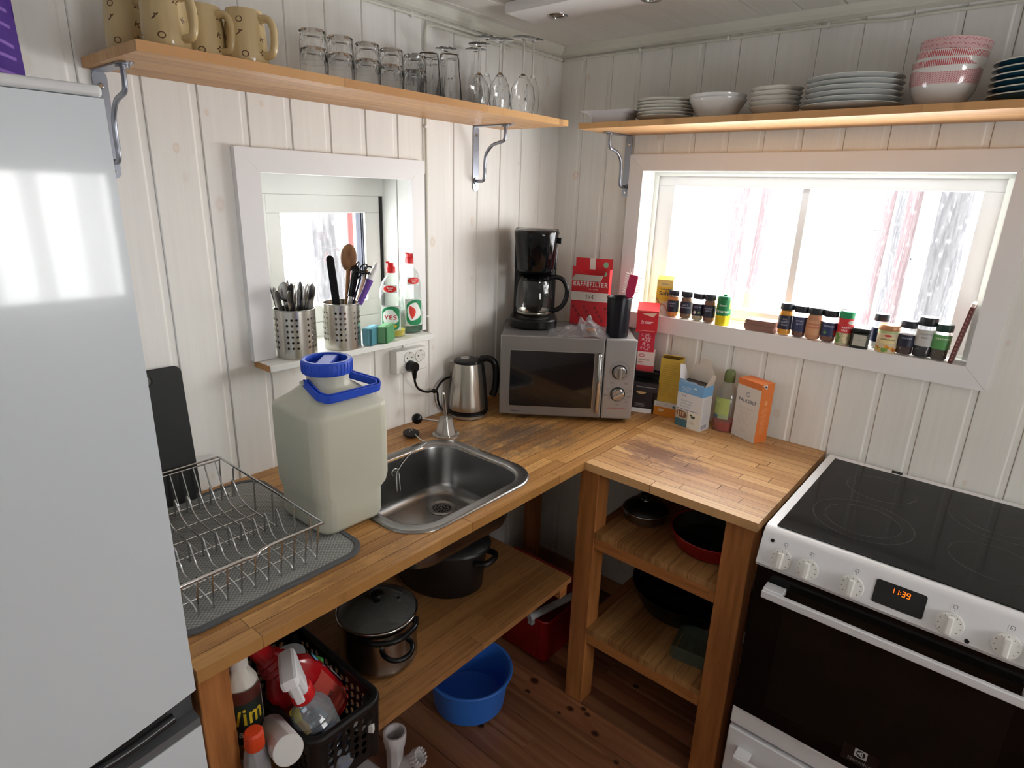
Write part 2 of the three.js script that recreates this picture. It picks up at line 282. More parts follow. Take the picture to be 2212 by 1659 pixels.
// snow and trees outside
{
  const sn = shade(new THREE.Mesh(merge([span(-30, -0.25, -0.9, -0.5, -30, 30), span(-0.25, 30, -0.9, -0.5, -30, -0.25), span(RX + 0.25, 30, -0.9, -0.5, -0.25, 30)]), std(col(236, 240, 246), 0.95)));
  sn.name = 'snow_ground'; sn.userData = { kind: 'structure', label: 'snow covered ground outside the windows', category: 'ground' }; scene.add(sn);
  const tBark = dataTex(256, 512, (x, y) => { const g = noise(x * 0.11, y * 0.028), f = noise(x * 0.5, y * 0.16), s = noise(x * 0.07 + 40, y * 0.06); let c = mixc([112, 112, 114], [88, 88, 91], clamp(g * 1.2 + (f - 0.5) * 0.6 - 0.15, 0, 1)); return s > 0.7 ? mixc(c, [132, 133, 138], clamp((s - 0.7) * 4, 0, 1)) : c; });
  const tBarkRed = dataTex(256, 512, (x, y) => { const g = noise(x * 0.11, y * 0.03), f = noise(x * 0.5, y * 0.16), s = noise(x * 0.07 + 9, y * 0.06); let c = mixc([140, 126, 128], [120, 102, 106], clamp(g * 1.2 + (f - 0.5) * 0.6 - 0.15, 0, 1)); return s > 0.7 ? mixc(c, [172, 164, 167], clamp((s - 0.7) * 4, 0, 1)) : c; });
  const bark = std(0xffffff, 0.95, 0, { map: tBark, bumpMap: tBark, bumpScale: 0.01 }), barkR = std(0xffffff, 0.95, 0, { map: tBarkRed, bumpMap: tBarkRed, bumpScale: 0.01 });
  const trunkGeo = (r, h, lean, seed) => {
    const g = new THREE.CylinderGeometry(r * 0.8, r * 1.12, h, 28, 24, false).translate(0, h / 2, 0), p = g.attributes.position;
    for (let i = 0; i < p.count; i++) { const x = p.getX(i), y = p.getY(i), z = p.getZ(i), a = Math.atan2(z, x), k = 1 + (noise(Math.cos(a) * 3 + seed, y * 2.2 + Math.sin(a) * 3) - 0.5) * 0.22; p.setXYZ(i, x * k + lean * y + Math.sin(y * 0.8 + seed) * 0.02, y, z * k); }
    g.computeVertexNormals(); const uv = g.attributes.uv; for (let i = 0; i < uv.count; i++) uv.setXY(i, uv.getX(i) * 2, uv.getY(i) * h / 1.2); return g;
  };
  const tree = (x, z, r, h, lean, red, seed, label, twigs = 0) => {
    const t = thing('tree', label, 'tree', [x, -0.52, z], 0, 'trees in the snow outside');
    part('trunk', trunkGeo(r, h, lean, seed), red ? barkR : bark, t);
    const q = rng(seed * 31 + 7); for (let i = 0; i < twigs; i++) { const y = 1.5 + q() * (h - 1.8), a = q() * 6.28, l = 0.25 + q() * 0.5; part('branch', tube([[lean * y, y, 0], [lean * y + Math.cos(a) * l * 0.5, y + 0.05, Math.sin(a) * l * 0.5], [lean * y + Math.cos(a) * l, y - 0.06 + q() * 0.2, Math.sin(a) * l]], 0.008 + q() * 0.008, 8, 5), bark, t); }
  };
  tree(-2.2, -0.40, 0.1, 6, 0, false, 1, 'thick grey tree trunk right outside the small window', 5);
  tree(-3.6, -1.38, 0.05, 6, 0, false, 2, 'thin grey tree trunk behind the thick one outside the small window', 6);
  tree(-0.22, -2.5, 0.05, 6, 0.01, true, 3, 'reddish snow flecked trunk close to a thinner one, wide window', 4);
  tree(-0.105, -2.6, 0.036, 6, 0.02, true, 4, 'thinner reddish trunk beside the snow flecked one, wide window', 2);
  tree(0.70, -2.5, 0.028, 6, 0, true, 5, 'slim reddish trunk beside the darker one outside the wide window', 0);
  tree(0.81, -2.55, 0.042, 6, 0, true, 6, 'dark reddish trunk between slim and thick grey trunks, wide window', 0);
  tree(1.03, -2.5, 0.085, 6, 0, false, 7, 'thick grey snow flecked trunk alone behind the herb jars', 0);
  tree(0.22, -6, 0.04, 7, 0.01, false, 8, 'faint distant twiggy tree behind the mullion of the wide window', 16);
  tree(5.5, 0.35, 0.09, 6, 0, false, 9, 'grey trunk outside the window opposite the fridge', 5);
  tree(5.9, 1.0, 0.07, 6, 0, false, 12, 'slender grey trunk outside the window opposite the fridge', 4);
  one('red_post', 'red painted post standing outside the small window', 'post', span(-0.02, 0.02, 0, 2.6, -0.02, 0.02, 0.004), std(col(112, 48, 46), 0.7), [-2.6, -0.52, -0.87]);
}
// cables painted with the walls
{
  const clip = (c, x, y, z, v) => part('clip', v === 1 ? box(0.008, 0.014, 0.011, x, y, z, 0.002) : v === 0 ? box(0.011, 0.014, 0.008, x, y, z, 0.002) : box(0.011, 0.008, 0.014, x, y, z, 0.002), M.whitePlastic, c);
  const c1 = one('cable', 'cream painted cable running under the cornice above the mug shelf', 'cable', tube([[0.006, 2.074, 1.9], [0.006, 2.074, 1.2], [0.006, 2.074, 0.75], [0.006, 2.074, 0.4], [0.006, 2.074, 0.04], [0.007, 2.074, 0.012]], 0.0042, 60, 8), M.trim);
  for (const z of [1.4, 1.1, 0.72, 0.42]) clip(c1, 0.005, 2.073, z, 0);
  const c2 = one('cable', 'cream painted cable sagging under the cornice above the plate shelf', 'cable', tube([[0.012, 2.074, 0.0066], [0.04, 2.074, 0.006], [0.5, 2.074, 0.006], [0.95, 2.072, 0.006], [1.06, 2.066, 0.006], [1.2, 2.07, 0.006], [1.9, 2.07, 0.006]], 0.0042, 80, 8), M.trim);
  for (const x of [0.1, 0.32, 0.62, 0.9]) clip(c2, x, 2.0735, 0.005, 1);
  const c3 = one('cable', 'cream painted cable dropping beside the small window to the socket', 'cable', tube([[0.006, 2.062, 0.3], [0.006, 2.062, 0.55], [0.006, 2.06, 0.645], [0.006, 2.045, 0.668], [0.006, 1.95, 0.671], [0.006, 1.6, 0.671], [0.006, 1.3, 0.67], [0.006, 1.16, 0.668]], 0.0045, 90, 8), M.trim);
  for (const y of [1.79, 1.22]) clip(c3, 0.005, y, 0.671, 2);
}
// ceiling lamp board
{
  const t = thing('ceiling_lamp_board', 'white ceiling board with round unlit spotlights near the corner', 'ceiling lamp', [0, 0, 0]);
  part('board', span(0.2, 1.35, 2.084, 2.112, 0.415, 0.55, 0.003), M.casing, t);
  for (const [x, z] of [[0.31, 0.452], [0.60, 0.452], [0.9, 0.452]]) {
    const s = part('spotlight', lathe([[0.018, 0.004], [0.020, -0.003], [0.026, -0.004], [0.03, -0.001], [0.03, 0.003]], 28).translate(x, 2.0835, z), M.chrome, t);
    part('lens', cyl(0.018, 0.018, 0.003, x, 2.0835, z, 24), std(col(120, 118, 110), 0.15, 0.3), s);
  }
}

// ------------------------------------------------------------------ worktops, tables, shelves
const HC = 0.87, TT = 0.024;
const blot = (a, b, ca, cb, ra, rb, seed, grain = 1) => { const d = Math.hypot((a - ca) / ra, (b - cb) / rb) + (noise(a * 22 + seed, b * 60 * grain + seed) - 0.5) * 1.1 + (noise(a * 90, b * 260 + seed) - 0.5) * 0.7; return clamp(1.15 - d, 0, 1); };
const OAK = [[200, 152, 92], [148, 100, 50]];
{ // left worktop: staves along z
  const L = staveLayout(1.698, 0.6, 0.035, 0.42, 21);        // a = z, b = x
  const tex = staveTex(L, 1150, OAK[0], OAK[1], (c, a, b) => {
    let w = Math.max(blot(a, b, 0.62, 0.31, 0.20, 0.13, 3), blot(a, b, 0.50, 0.42, 0.12, 0.08, 9) * 0.7, blot(a, b, 0.70, 0.2, 0.12, 0.08, 15) * 0.8); c = mixc(c, [84, 70, 64], w * 0.72);
    w = blot(a, b, 1.25, 0.53, 0.35, 0.05, 31) * 0.5 + blot(a, b, 1.2, 0.05, 0.25, 0.05, 41) * 0.4; c = mixc(c, [92, 56, 26], w * 0.6);
    const cr = noise(a * 4 + 3, b * 420); if (cr > 0.84) c = mixc(c, [62, 38, 22], (cr - 0.84) * 3.5 * noise(a * 7, b * 30));
    return c;
  }, 1.7);
  const mat = std(0xffffff, 0.42, 0, { map: tex });
  const t = thing('corner_bench', 'long oak workbench holding the sink, with a lower shelf', 'workbench');
  const hole = { x0: 0.192, x1: 0.532, z0: 0.786, z1: 1.192 };
  buildStaves(L, mat, t, (z0, z1, x0, x1) => {
    const G = 0.0002, put = (zz0, zz1, xx0, xx1) => planarUV(span(xx0 + G, xx1 - G, HC - TT, HC, zz0 + G, zz1 - G), 2, 0, 0, 1.698, 0, 0.6), out = [];
    if (x1 <= hole.x0 || x0 >= hole.x1 || z1 <= hole.z0 || z0 >= hole.z1) return put(z0, z1, x0, x1);
    if (z0 < hole.z0 - 0.004) out.push(put(z0, hole.z0, x0, x1)); if (z1 > hole.z1 + 0.004) out.push(put(hole.z1, z1, x0, x1));
    const a = Math.max(z0, hole.z0), b = Math.min(z1, hole.z1);
    if (x0 < hole.x0 - 0.003) out.push(put(a, b, x0, hole.x0)); if (x1 > hole.x1 + 0.003) out.push(put(a, b, hole.x1, x1));
    return out;
  });
  const leg = (x0, x1, z0, z1) => part('leg', metricUV(span(x0, x1, 0, HC - TT, z0, z1, 0.003), 1), M.legWood, t);
  leg(0.528, 0.582, 1.642, 1.694); leg(0.03, 0.084, 1.642, 1.694); leg(0.03, 0.084, 0.10, 0.154);
  // lower shelf
  const L2 = staveLayout(1.09, 0.53, 0.053, 0.5, 25), tex2 = staveTex(L2, 620, [168, 120, 72], [120, 78, 42], null, 0.8, 0.4), m2 = std(0xffffff, 0.5, 0, { map: tex2 });
  const sh = part('lower_shelf', span(0.055, 0.545, 0.446, 0.4515, 0.62, 1.685), M.legWood, t);
  buildStaves(L2, m2, sh, (a0, a1, b0, b1) => planarUV(span(0.05 + b0 + 0.0002, 0.05 + b1 - 0.0002, 0.452, 0.47, 0.598 + a0 + 0.0002, 0.598 + a1 - 0.0002), 2, 0, 0.598, 1.688, 0.05, 0.58));
  part('cross_rail', metricUV(span(0.06, 0.57, 0.405, 0.445, 0.605, 0.64, 0.002), 0), M.legWood, t); part('cross_rail', metricUV(span(0.084, 0.528, 0.405, 0.445, 1.65, 1.685, 0.002), 0), M.legWood, t);
}
{ // right worktop: staves along x
  const L = staveLayout(0.5, 0.6, 0.035, 0.26, 22);          // a = x - .6, b = z
  const tex = staveTex(L, 1500, [208, 164, 112], [164, 116, 66], (c, a, b) => {
    let w = Math.max(blot(a, b, 0.13, 0.40, 0.12, 0.09, 5), blot(a, b, 0.24, 0.43, 0.07, 0.05, 12) * 0.8); c = mixc(c, [98, 66, 58], w * 0.7);
    w = blot(a, b, 0.30, 0.45, 0.16, 0.09, 44) * 0.5; c = mixc(c, [158, 104, 74], w * 0.6);
    const cr = noise(a * 320 + b * 180, b * 30 - a * 14); if (cr > 0.86 && w + 0.3 > 0.3) c = mixc(c, [80, 50, 34], (cr - 0.86) * 2.6 * noise(a * 9, b * 9));
    return c;
  }, 1.6);
  const mat = std(0xffffff, 0.42, 0, { map: tex });
  const t = thing('corner_table', 'pine framed oak table with two open shelves beside the stove', 'table');
  buildStaves(L, mat, t, (a0, a1, b0, b1) => planarUV(span(0.6006 + a0 + 0.0002, 0.6 + a1 - 0.0002, HC - TT, HC, b0 + 0.0002, b1 - 0.0002), 0, 2, 0.6, 1.1, 0, 0.6));
  const leg = (x0, x1, z0, z1) => part('leg', metricUV(span(x0, x1, 0, HC - TT, z0, z1, 0.003), 1, x0), M.legWood, t);
  leg(0.573, 0.638, 0.516, 0.58); leg(1.016, 1.088, 0.516, 0.58); leg(0.573, 0.638, 0.02, 0.085); leg(1.016, 1.088, 0.02, 0.085);
  const L2 = staveLayout(0.52, 0.44, 0.055, 0.6, 28), tex2 = staveTex(L2, 600, [182, 136, 84], [130, 86, 46], null, 1.3, 0.4), m2 = std(0xffffff, 0.55, 0, { map: tex2 });
  const rr = rng(4);
  for (const y of [0.645, 0.3]) {
    const sh = part('shelf_rail', metricUV(span(0.6385, 1.0155, y - 0.058, y - 0.0205, 0.545, 0.577, 0.002), 0), M.legWood, t); part('shelf_rail', metricUV(span(0.6385, 1.0155, y - 0.058, y - 0.0205, 0.03, 0.06, 0.002), 0), M.legWood, t);
    buildStaves(L2, m2, sh, (a0, a1, b0, b1) => { const f = 0.576 + rr() * 0.005; return a1 < 0.5 ? null : planarUV(span(Math.max(0.6385, 0.607 + b0 + 0.0003), Math.min(1.0155, 0.607 + b1 - 0.0003), y - 0.02, y, 0.03, f), 2, 0, 0.03, 0.58, 0.607, 1.047); });
  }
  for (const y of [0.62, 0.275]) for (const x of [0.605, 1.052]) part('side_rail', metricUV(span(x - 0.015, x + 0.015, y - 0.035, y, 0.0855, 0.5155), 2), M.legWood, t);
}
// wall shelves on scrolled iron brackets
{
  const beech = [[216, 168, 112], [180, 126, 76]];
  const L = staveLayout(1.214, 0.2745, 0.046, 0.55, 41), m = std(0xffffff, 0.45, 0, { map: staveTex(L, 800, beech[0], beech[1], null, 0.9, 0.35) });
  const t = thing('wall_shelf', 'beech wall shelf holding mugs and glasses above the small window', 'shelf');
  buildStaves(L, m, t, (a0, a1, b0, b1) => planarUV(span(0.001 + b0 + 0.0001, 0.001 + b1 - 0.0001, 1.8125, 1.8298, 0.326 + a0 + 0.0001, 0.326 + a1 - 0.0001), 2, 0, 0.326, 1.54, 0.001, 0.2755));
  const L2 = staveLayout(1.6, 0.2515, 0.05, 0.6, 43), m2 = std(0xffffff, 0.45, 0, { map: staveTex(L2, 700, beech[0], beech[1], null, 0.9, 0.35) });
  const u = thing('wall_shelf', 'beech wall shelf holding plates and bowls above the wide window', 'shelf');
  buildStaves(L2, m2, u, (a0, a1, b0, b1) => planarUV(span(0.263 + a0 + 0.0001, 0.263 + a1 - 0.0001, 1.8122, 1.8293, 0.001 + b0 + 0.0001, 0.001 + b1 - 0.0001), 0, 2, 0.263, 1.863, 0.001, 0.2525));
  // bracket in local axes: wall at x = 0, arm towards +x, top at y = 0
  const bracket = (label, pos, turn) => {
    const b = thing('shelf_bracket', label, 'bracket', pos, turn, 'scrolled grey shelf brackets');
    part('wall_plate', ext(rrect(0.026, 0.2, 0.0125, 0, -0.1), 0.003).rotateY(PI / 2), M.bracket, b);
    part('arm', ext(rrect(0.026, 0.16, 0.0125), 0.003).rotateX(PI / 2).rotateY(PI / 2).translate(0.08, 0, 0), M.bracket, b);
    part('scroll', tube([[0.128, -0.004, 0], [0.128, -0.03, 0], [0.122, -0.046, 0], [0.1, -0.052, 0], [0.072, -0.06, 0], [0.048, -0.085, 0], [0.042, -0.12, 0], [0.042, -0.15, 0], [0.036, -0.166, 0], [0.02, -0.168, 0], [0.003, -0.168, 0]], 0.0052, 50, 8), M.bracket, b);
    part('collar', merge([cyl(0.012, 0.012, 0.004, 0.128, -0.0075, 0, 16), bar([0.003, -0.168, 0], [0.007, -0.168, 0], 0.011)]), M.bracket, b);
    for (const y of [-0.028, -0.188]) part('screw', bar([0.003, y, 0], [0.005, y, 0], 0.0055, 0.004), M.chrome, b);
  };
  bracket('scrolled grey bracket under the glasses end of the mug shelf', [0.0005, 1.812, 0.452], 0);
  bracket('scrolled grey bracket beside the fridge under the mug shelf', [0.0005, 1.812, 1.514], 0);
  bracket('scrolled grey bracket under the plate shelf beside the wide window', [0.306, 1.8118, 0.0005], -PI / 2);
}
// ------------------------------------------------------------------ fridge
{
  const t = thing('fridge', 'tall glossy white fridge freezer with dark grip recess', 'fridge', [0, 0, 0]);
  const white = phys(col(226, 235, 243), 0.3, { clearcoat: 1, clearcoatRoughness: 0.05 }), z0 = 1.7035, z1 = 2.295;
  part('body', span(0.02, 0.54, 0.02, 1.70, z0 + 0.002, z1 - 0.002, 0.006), white, t);
  part('top_cap', span(0.02, 0.602, 1.7, 1.7132, z0, z1, 0.005), std(col(232, 234, 236), 0.4), t);
  // doors with an arched grip between them
  const arch = (u, lo) => (lo ? 0.768 - 0.024 * Math.sin(u * PI) : 0.840 - 0.042 * Math.sin(u * PI)), N = 24, zz = (u) => z0 + u * (z1 - z0);
  const up = [[z1, 1.699], [z0, 1.699]]; for (let i = 0; i <= N; i++) up.push([zz(i / N), arch(i / N)]);
  const lo = [[z1, 0.05], [z0, 0.05]]; for (let i = 0; i <= N; i++) lo.push([zz(i / N), arch(i / N, true)]);
  part('upper_door', toCreasedNormals(prism(up, 'x', 0.542, 0.6015), 0.5), white, t);
  part('lower_door', toCreasedNormals(prism(lo, 'x', 0.542, 0.6015), 0.5), white, t);
  const gr = []; for (let i = 0; i <= N; i++) gr.push([zz(i / N), arch(i / N) + 0.004]); for (let i = N; i >= 0; i--) gr.push([zz(i / N), arch(i / N, true) - 0.004]);
  part('grip_recess', prism(gr, 'x', 0.542, 0.574), std(col(92, 95, 100), 0.35, 0.2), t, 'dark grey grip recess between the doors');
  part('grip_bar', tube([[0.594, 0.806, z0 + 0.035], [0.597, 0.795, z0 + 0.12], [0.598, 0.789, z0 + 0.3], [0.597, 0.795, z1 - 0.12], [0.594, 0.806, z1 - 0.035]], 0.0085, 30, 10), std(col(38, 40, 44), 0.25), t, 'dark grip bar');
  { const ft = []; for (let i = 0; i <= N; i++) ft.push([zz(i / N), arch(i / N, true) + 0.0005]); for (let i = N; i >= 0; i--) ft.push([zz(i / N), arch(i / N, true) + 0.016]); part('grip_lip', toCreasedNormals(prism(ft, 'x', 0.5745, 0.6), 0.5), std(col(112, 115, 120), 0.3, 0.2), t, 'grey lip along the lower door'); }
  part('seal', span(0.536, 0.543, 0.06, 1.695, z0 + 0.006, z1 - 0.006), std(col(120, 122, 124), 0.7), t);
  for (const z of [z0 + 0.05, z1 - 0.05]) part('foot', cyl(0.02, 0.02, 0.022, 0.5, 0, z, 16), M.blackPlastic, t);
}
// ------------------------------------------------------------------ stove
{
  const X0 = 1.118, X1 = 1.702, t = thing('stove', 'white freestanding electric stove with black glass hob and oven door', 'stove');
  const enamel = phys(col(236, 237, 240), 0.28, { clearcoat: 0.5, clearcoatRoughness: 0.1 });
  part('body', span(X0 + 0.004, X1 - 0.004, 0.03, 0.79, 0.03, 0.585), enamel, t);
  // top frame with sloping control panel, one profile along x
  const prof = [[0.028, 0.79], [0.028, 0.872], [0.034, 0.8775], [0.586, 0.8775], [0.602, 0.875], [0.614, 0.865], [0.6395, 0.794], [0.634, 0.785], [0.6, 0.785]];
  part('top_frame', toCreasedNormals(prism(prof, 'x', X0, X1), 0.6), enamel, t);
  const tHob = canvasTex(1024, 1024, (g, w, h) => {
    g.fillStyle = '#121314'; g.fillRect(0, 0, w, h); g.strokeStyle = 'rgba(120,124,126,0.4)'; g.lineWidth = 2.5;
    for (const [x, y, r] of [[0.27, 0.68, 0.2], [0.27, 0.68, 0.15], [0.74, 0.68, 0.15], [0.27, 0.26, 0.15], [0.74, 0.26, 0.19], [0.74, 0.26, 0.13]]) { g.beginPath(); g.arc(x * w, y * h, r * w, 0, 6.3); g.stroke(); }
    const r = rng(3); g.lineWidth = 1; for (let i = 0; i < 120; i++) { g.strokeStyle = 'rgba(140,144,146,' + (0.05 + r() * 0.12) + ')'; const x = r() * w, y = r() * h, a = r() * 6; g.beginPath(); g.moveTo(x, y); g.lineTo(x + Math.cos(a) * 40 * r(), y + Math.sin(a) * 40 * r()); g.stroke(); }
  });
  const hob = planarUV(span(X0 + 0.021, X1 - 0.021, 0.8774, 0.8798, 0.062, 0.592, 0.001), 0, 2, X0 + 0.021, X1 - 0.021, 0.592, 0.062);
  part('hob_glass', hob, phys(0xffffff, 0.1, { map: tHob, specularIntensity: 0.32 }), t, 'black glass hob with faint rings');
  part('vent_slot', span(1.285, 1.312, 0.8776, 0.8806, 0.036, 0.05, 0.001), M.blackMatt, t, 'black slot behind the hob');
  // panel frame: sloping face from (z .614, y .865) down to (z .6395, y .794)
  const dir = V3(0, 0.865 - 0.794, 0.614 - 0.6395).normalize(), nrm = V3(0, 0.0255, 0.071).normalize(), org = V3(0, 0.8295, 0.62675);
  const onPanel = (g, x, s) => { const m = new THREE.Matrix4().makeBasis(V3(1, 0, 0), dir, nrm); m.setPosition(org.clone().addScaledVector(dir, s).add(V3(x, 0, 0))); return g.applyMatrix4(m); };
  const dotTex = canvasTex(256, 256, (g) => { g.fillStyle = '#f0f0ec'; g.fillRect(0, 0, 256, 256); g.fillStyle = '#3a3c40'; for (let i = 0; i < 9; i++) { const a = -2.3 + i * 0.575 + PI / 2 * 0 - PI / 2; g.save(); g.translate(128 + Math.cos(a) * 104, 128 + Math.sin(a) * 104); g.rotate(a); g.fillRect(-7, -3.5, 14, 7); g.restore(); } });
  const knobFace = std(0xffffff, 0.4, 0, { map: dotTex });
  for (const [x, s] of [[1.17, -0.012], [1.227, -0.012], [1.318, -0.012], [1.495, -0.012], [1.585, -0.012], [1.643, -0.012]]) {
    const k = part('knob', onPanel(cyl(0.0245, 0.023, 0.006, 0, 0, 0, 32).rotateX(PI / 2), x, s), M.whitePlastic, t);
    const face = new THREE.CircleGeometry(0.0226, 32).translate(0, 0, 0.0062); part('dial', onPanel(face, x, s), knobFace, k);
    part('grip', onPanel(box(0.0115, 0.037, 0.016, 0, -0.002, 0.012, 0.003), x, s), M.whitePlastic, k);
  }
  const tIcon = canvasTex(128, 128, (g) => { g.fillStyle = '#edeef1'; g.fillRect(0, 0, 128, 128); g.strokeStyle = '#5a5d66'; g.lineWidth = 7; g.strokeRect(34, 10, 60, 60); g.fillStyle = '#2a2c33'; g.beginPath(); g.arc(52, 48, 8, 0, 7); g.fill(); g.fillRect(60, 96, 9, 22); });
  const mIcon = std(0xffffff, 0.4, 0, { map: tIcon });
  for (const x of [1.1725, 1.2295, 1.3205, 1.4975, 1.5875, 1.6455]) part('symbol', onPanel(new THREE.PlaneGeometry(0.0135, 0.0135).translate(0, 0, 0.0004), x, 0.0215), mIcon, t);
  for (const [x, s] of [[1.142, 0.023], [1.528, -0.032]]) part('indicator', onPanel(cyl(0.0042, 0.0042, 0.001, 0, 0, 0, 20).rotateX(PI / 2), x, s), M.blackGloss, t);
  const d = part('display', onPanel(ext(rrect(0.092, 0.05, 0.005), 0.0016), 1.405, 0.0), phys(col(8, 8, 11), 0.15), t, 'black clock display');
  { // seven segment clock 11:39
    const seg = { a: [0, 1, 1], b: [0.5, 0.5, 0], c: [0.5, -0.5, 0], d: [0, -1, 1], e: [-0.5, -0.5, 0], f: [-0.5, 0.5, 0], g: [0, 0, 1] }, W = 0.0056, H = 0.0052, list = [];
    const digit = (cx, segs) => { for (const k of segs) { const [x, y, hz] = seg[k]; list.push(onPanel(hz ? box(W * 0.8, 0.0013, 0.0003, cx + x * W, y * H, 0.0018) : box(0.0013, H * 0.8, 0.0003, cx + x * W, y * H, 0.0018), 1.405, 0.0115)); } };
    digit(-0.0145, 'bc'); digit(-0.006, 'bc'); digit(0.0055, 'abgcd'); digit(0.0145, 'abcdfg');
    for (const y of [-0.002, 0.002]) list.push(onPanel(box(0.0012, 0.0012, 0.0003, 0.0, y, 0.0018), 1.405, 0.0115));
    part('clock_digits', merge(list), std(col(40, 12, 0), 0.5, 0, { emissive: col(255, 96, 12), emissiveIntensity: 2.2 }), d, 'glowing orange clock digits');
  }
  // oven door
  const door = part('oven_door', span(X0, X1, 0.352, 0.7815, 0.588, 0.622, 0.003), phys(col(5, 5, 6), 0.12, { specularIntensity: 0.5 }), t, 'black glass oven door');
  part('door_window', span(X0 + 0.075, X1 - 0.075, 0.40, 0.765, 0.6215, 0.6226), phys(col(20, 18, 14), 0.12, { specularIntensity: 0.5 }), door, 'brown tinted oven window');
  const hd = part('door_handle', span(X0 + 0.03, X1 - 0.03, 0.722, 0.742, 0.652, 0.664, 0.003), enamel, door, 'white bar handle of the oven door');
  for (const x of [X0 + 0.052, X1 - 0.052]) part('handle_mount', span(x - 0.022, x + 0.022, 0.728, 0.744, 0.622, 0.654, 0.002), enamel, hd);
  const tLogo = canvasTex(256, 160, (g) => { g.fillStyle = '#060607'; g.fillRect(0, 0, 256, 160); g.strokeStyle = '#b9bcc0'; g.fillStyle = '#b9bcc0'; g.fillRect(84, 8, 88, 78); g.fillStyle = '#060607'; g.beginPath(); g.arc(128, 47, 32, 0, 7); g.fill(); g.fillStyle = '#b9bcc0'; g.beginPath(); g.moveTo(98, 47); g.lineTo(142, 18); g.lineTo(130, 47); g.lineTo(142, 76); g.closePath(); g.fill(); g.fillRect(136, 20, 7, 54); g.font = '34px serif'; g.textAlign = 'center'; g.fillText('Electrolux', 128, 136); });
  part('logo', new THREE.PlaneGeometry(0.075, 0.047).translate(1.41, 0.398, 0.6232), phys(0xffffff, 0.3, { map: tLogo }), door, 'small white emblem with maker name');
  part('door_trim', merge([span(X0, X1, 0.296, 0.351, 0.588, 0.618, 0.003), span(1.29, X1, 0.345, 0.352, 0.6, 0.6215)]), enamel, t, 'white strip under the oven door');
  const dr = part('drawer', span(X0, X1, 0.09, 0.283, 0.588, 0.62, 0.004), enamel, t);
  const dh = part('drawer_handle', span(X0 + 0.03, X1 - 0.03, 0.218, 0.234, 0.648, 0.658, 0.003), enamel, dr); for (const x of [X0 + 0.05, X1 - 0.05]) part('handle_mount', span(x - 0.018, x + 0.018, 0.222, 0.236, 0.62, 0.65, 0.002), enamel, dh);
  part('plinth', span(X0 + 0.01, X1 - 0.01, 0.0, 0.088, 0.06, 0.57), enamel, t);
}

// ------------------------------------------------------------------ sink, pump, plug, canister, rack
{
  const t = thing('sink', 'stainless steel inset sink basin with rounded corners', 'sink', [0.362, HC, 0.989]);
  // rounded rectangle loops from the outer rim into the basin; local x across, z along
  const loop = (hx, hz, r, y, n = 10) => { const o = []; for (const [sx, sz, a0] of [[1, 1, 0], [-1, 1, PI / 2], [-1, -1, PI], [1, -1, 1.5 * PI]]) for (let i = 0; i <= n; i++) { const a = a0 + i / n * PI / 2; o.push([sx * (hx - r) + r * Math.cos(a), y, sz * (hz - r) + r * Math.sin(a)]); } return o; };
  const rings = [loop(0.204, 0.236, 0.1, 0.0005), loop(0.203, 0.235, 0.1, 0.004), loop(0.198, 0.23, 0.097, 0.006), loop(0.178, 0.21, 0.085, 0.0045), loop(0.173, 0.205, 0.083, 0.002), loop(0.169, 0.201, 0.081, -0.006), loop(0.163, 0.195, 0.078, -0.06), loop(0.157, 0.189, 0.074, -0.115), loop(0.148, 0.18, 0.066, -0.137), loop(0.13, 0.162, 0.05, -0.147), loop(0.06, 0.075, 0.03, -0.149), loop(0.004, 0.004, 0.0039, -0.1495)];
  const pos = [], idx = [], n = rings[0].length; rings.forEach((r) => r.forEach((p) => pos.push(...p)));
  for (let i = 0; i < rings.length - 1; i++) for (let j = 0; j < n; j++) { const a = i * n + j, b = i * n + (j + 1) % n, c = a + n, d = b + n; idx.push(a, c, b, b, c, d); }
  const g = new THREE.BufferGeometry(); g.setAttribute('position', new THREE.Float32BufferAttribute(pos, 3)); g.setIndex(idx); g.computeVertexNormals();
  const nn = g.attributes.normal; if (nn.getY(n * 3) < 0) { for (let i = 0; i < idx.length; i += 3) [idx[i], idx[i + 1]] = [idx[i + 1], idx[i]]; g.setIndex(idx); g.computeVertexNormals(); }
  part('basin', g, std(col(150, 150, 150), 0.27, 1, { side: THREE.DoubleSide }), t);
  const dr = part('drain', lathe([[0, -0.1485], [0.03, -0.1482], [0.033, -0.1455], [0.039, -0.1448], [0.042, -0.1478]], 36).translate(-0.062, 0, -0.1), M.steelDull, t);
  const hole = new THREE.CircleGeometry(0.0032, 12).rotateX(-PI / 2), hs = []; for (let k = 0; k < 3; k++) for (let i = 0; i < 6 + k * 6; i++) { const a = i / (6 + k * 6) * 6.283; hs.push(hole.clone().translate(Math.cos(a) * (0.007 + k * 0.0085) - 0.062, -0.1479, Math.sin(a) * (0.007 + k * 0.0085) - 0.1)); }
  const hm = part('drain_holes', merge(hs), std(col(10, 10, 10), 0.9), dr); hm.userData.kind = 'stuff';
  part('underside', lathe([[0.03, -0.19], [0.03, -0.16], [0.045, -0.1525]], 24).translate(-0.062, 0, -0.1), M.steelDull, t);
  const ov = part('overflow', merge([new THREE.TorusGeometry(0.011, 0.0022, 8, 20).rotateY(PI / 2).translate(-0.1665, -0.04, -0.015), bar([-0.168, -0.04, -0.015], [-0.1655, -0.04, -0.015], 0.006)]), M.steel, t);
  for (const [dy, dz] of [[0.006, 0.03], [-0.002, 0.036], [-0.008, 0.03]]) part('overflow_slot', bar([-0.168, -0.04 + dy, -0.015 + dz], [-0.1655, -0.04 + dy, -0.015 + dz], 0.003), M.blackMatt, ov);
}
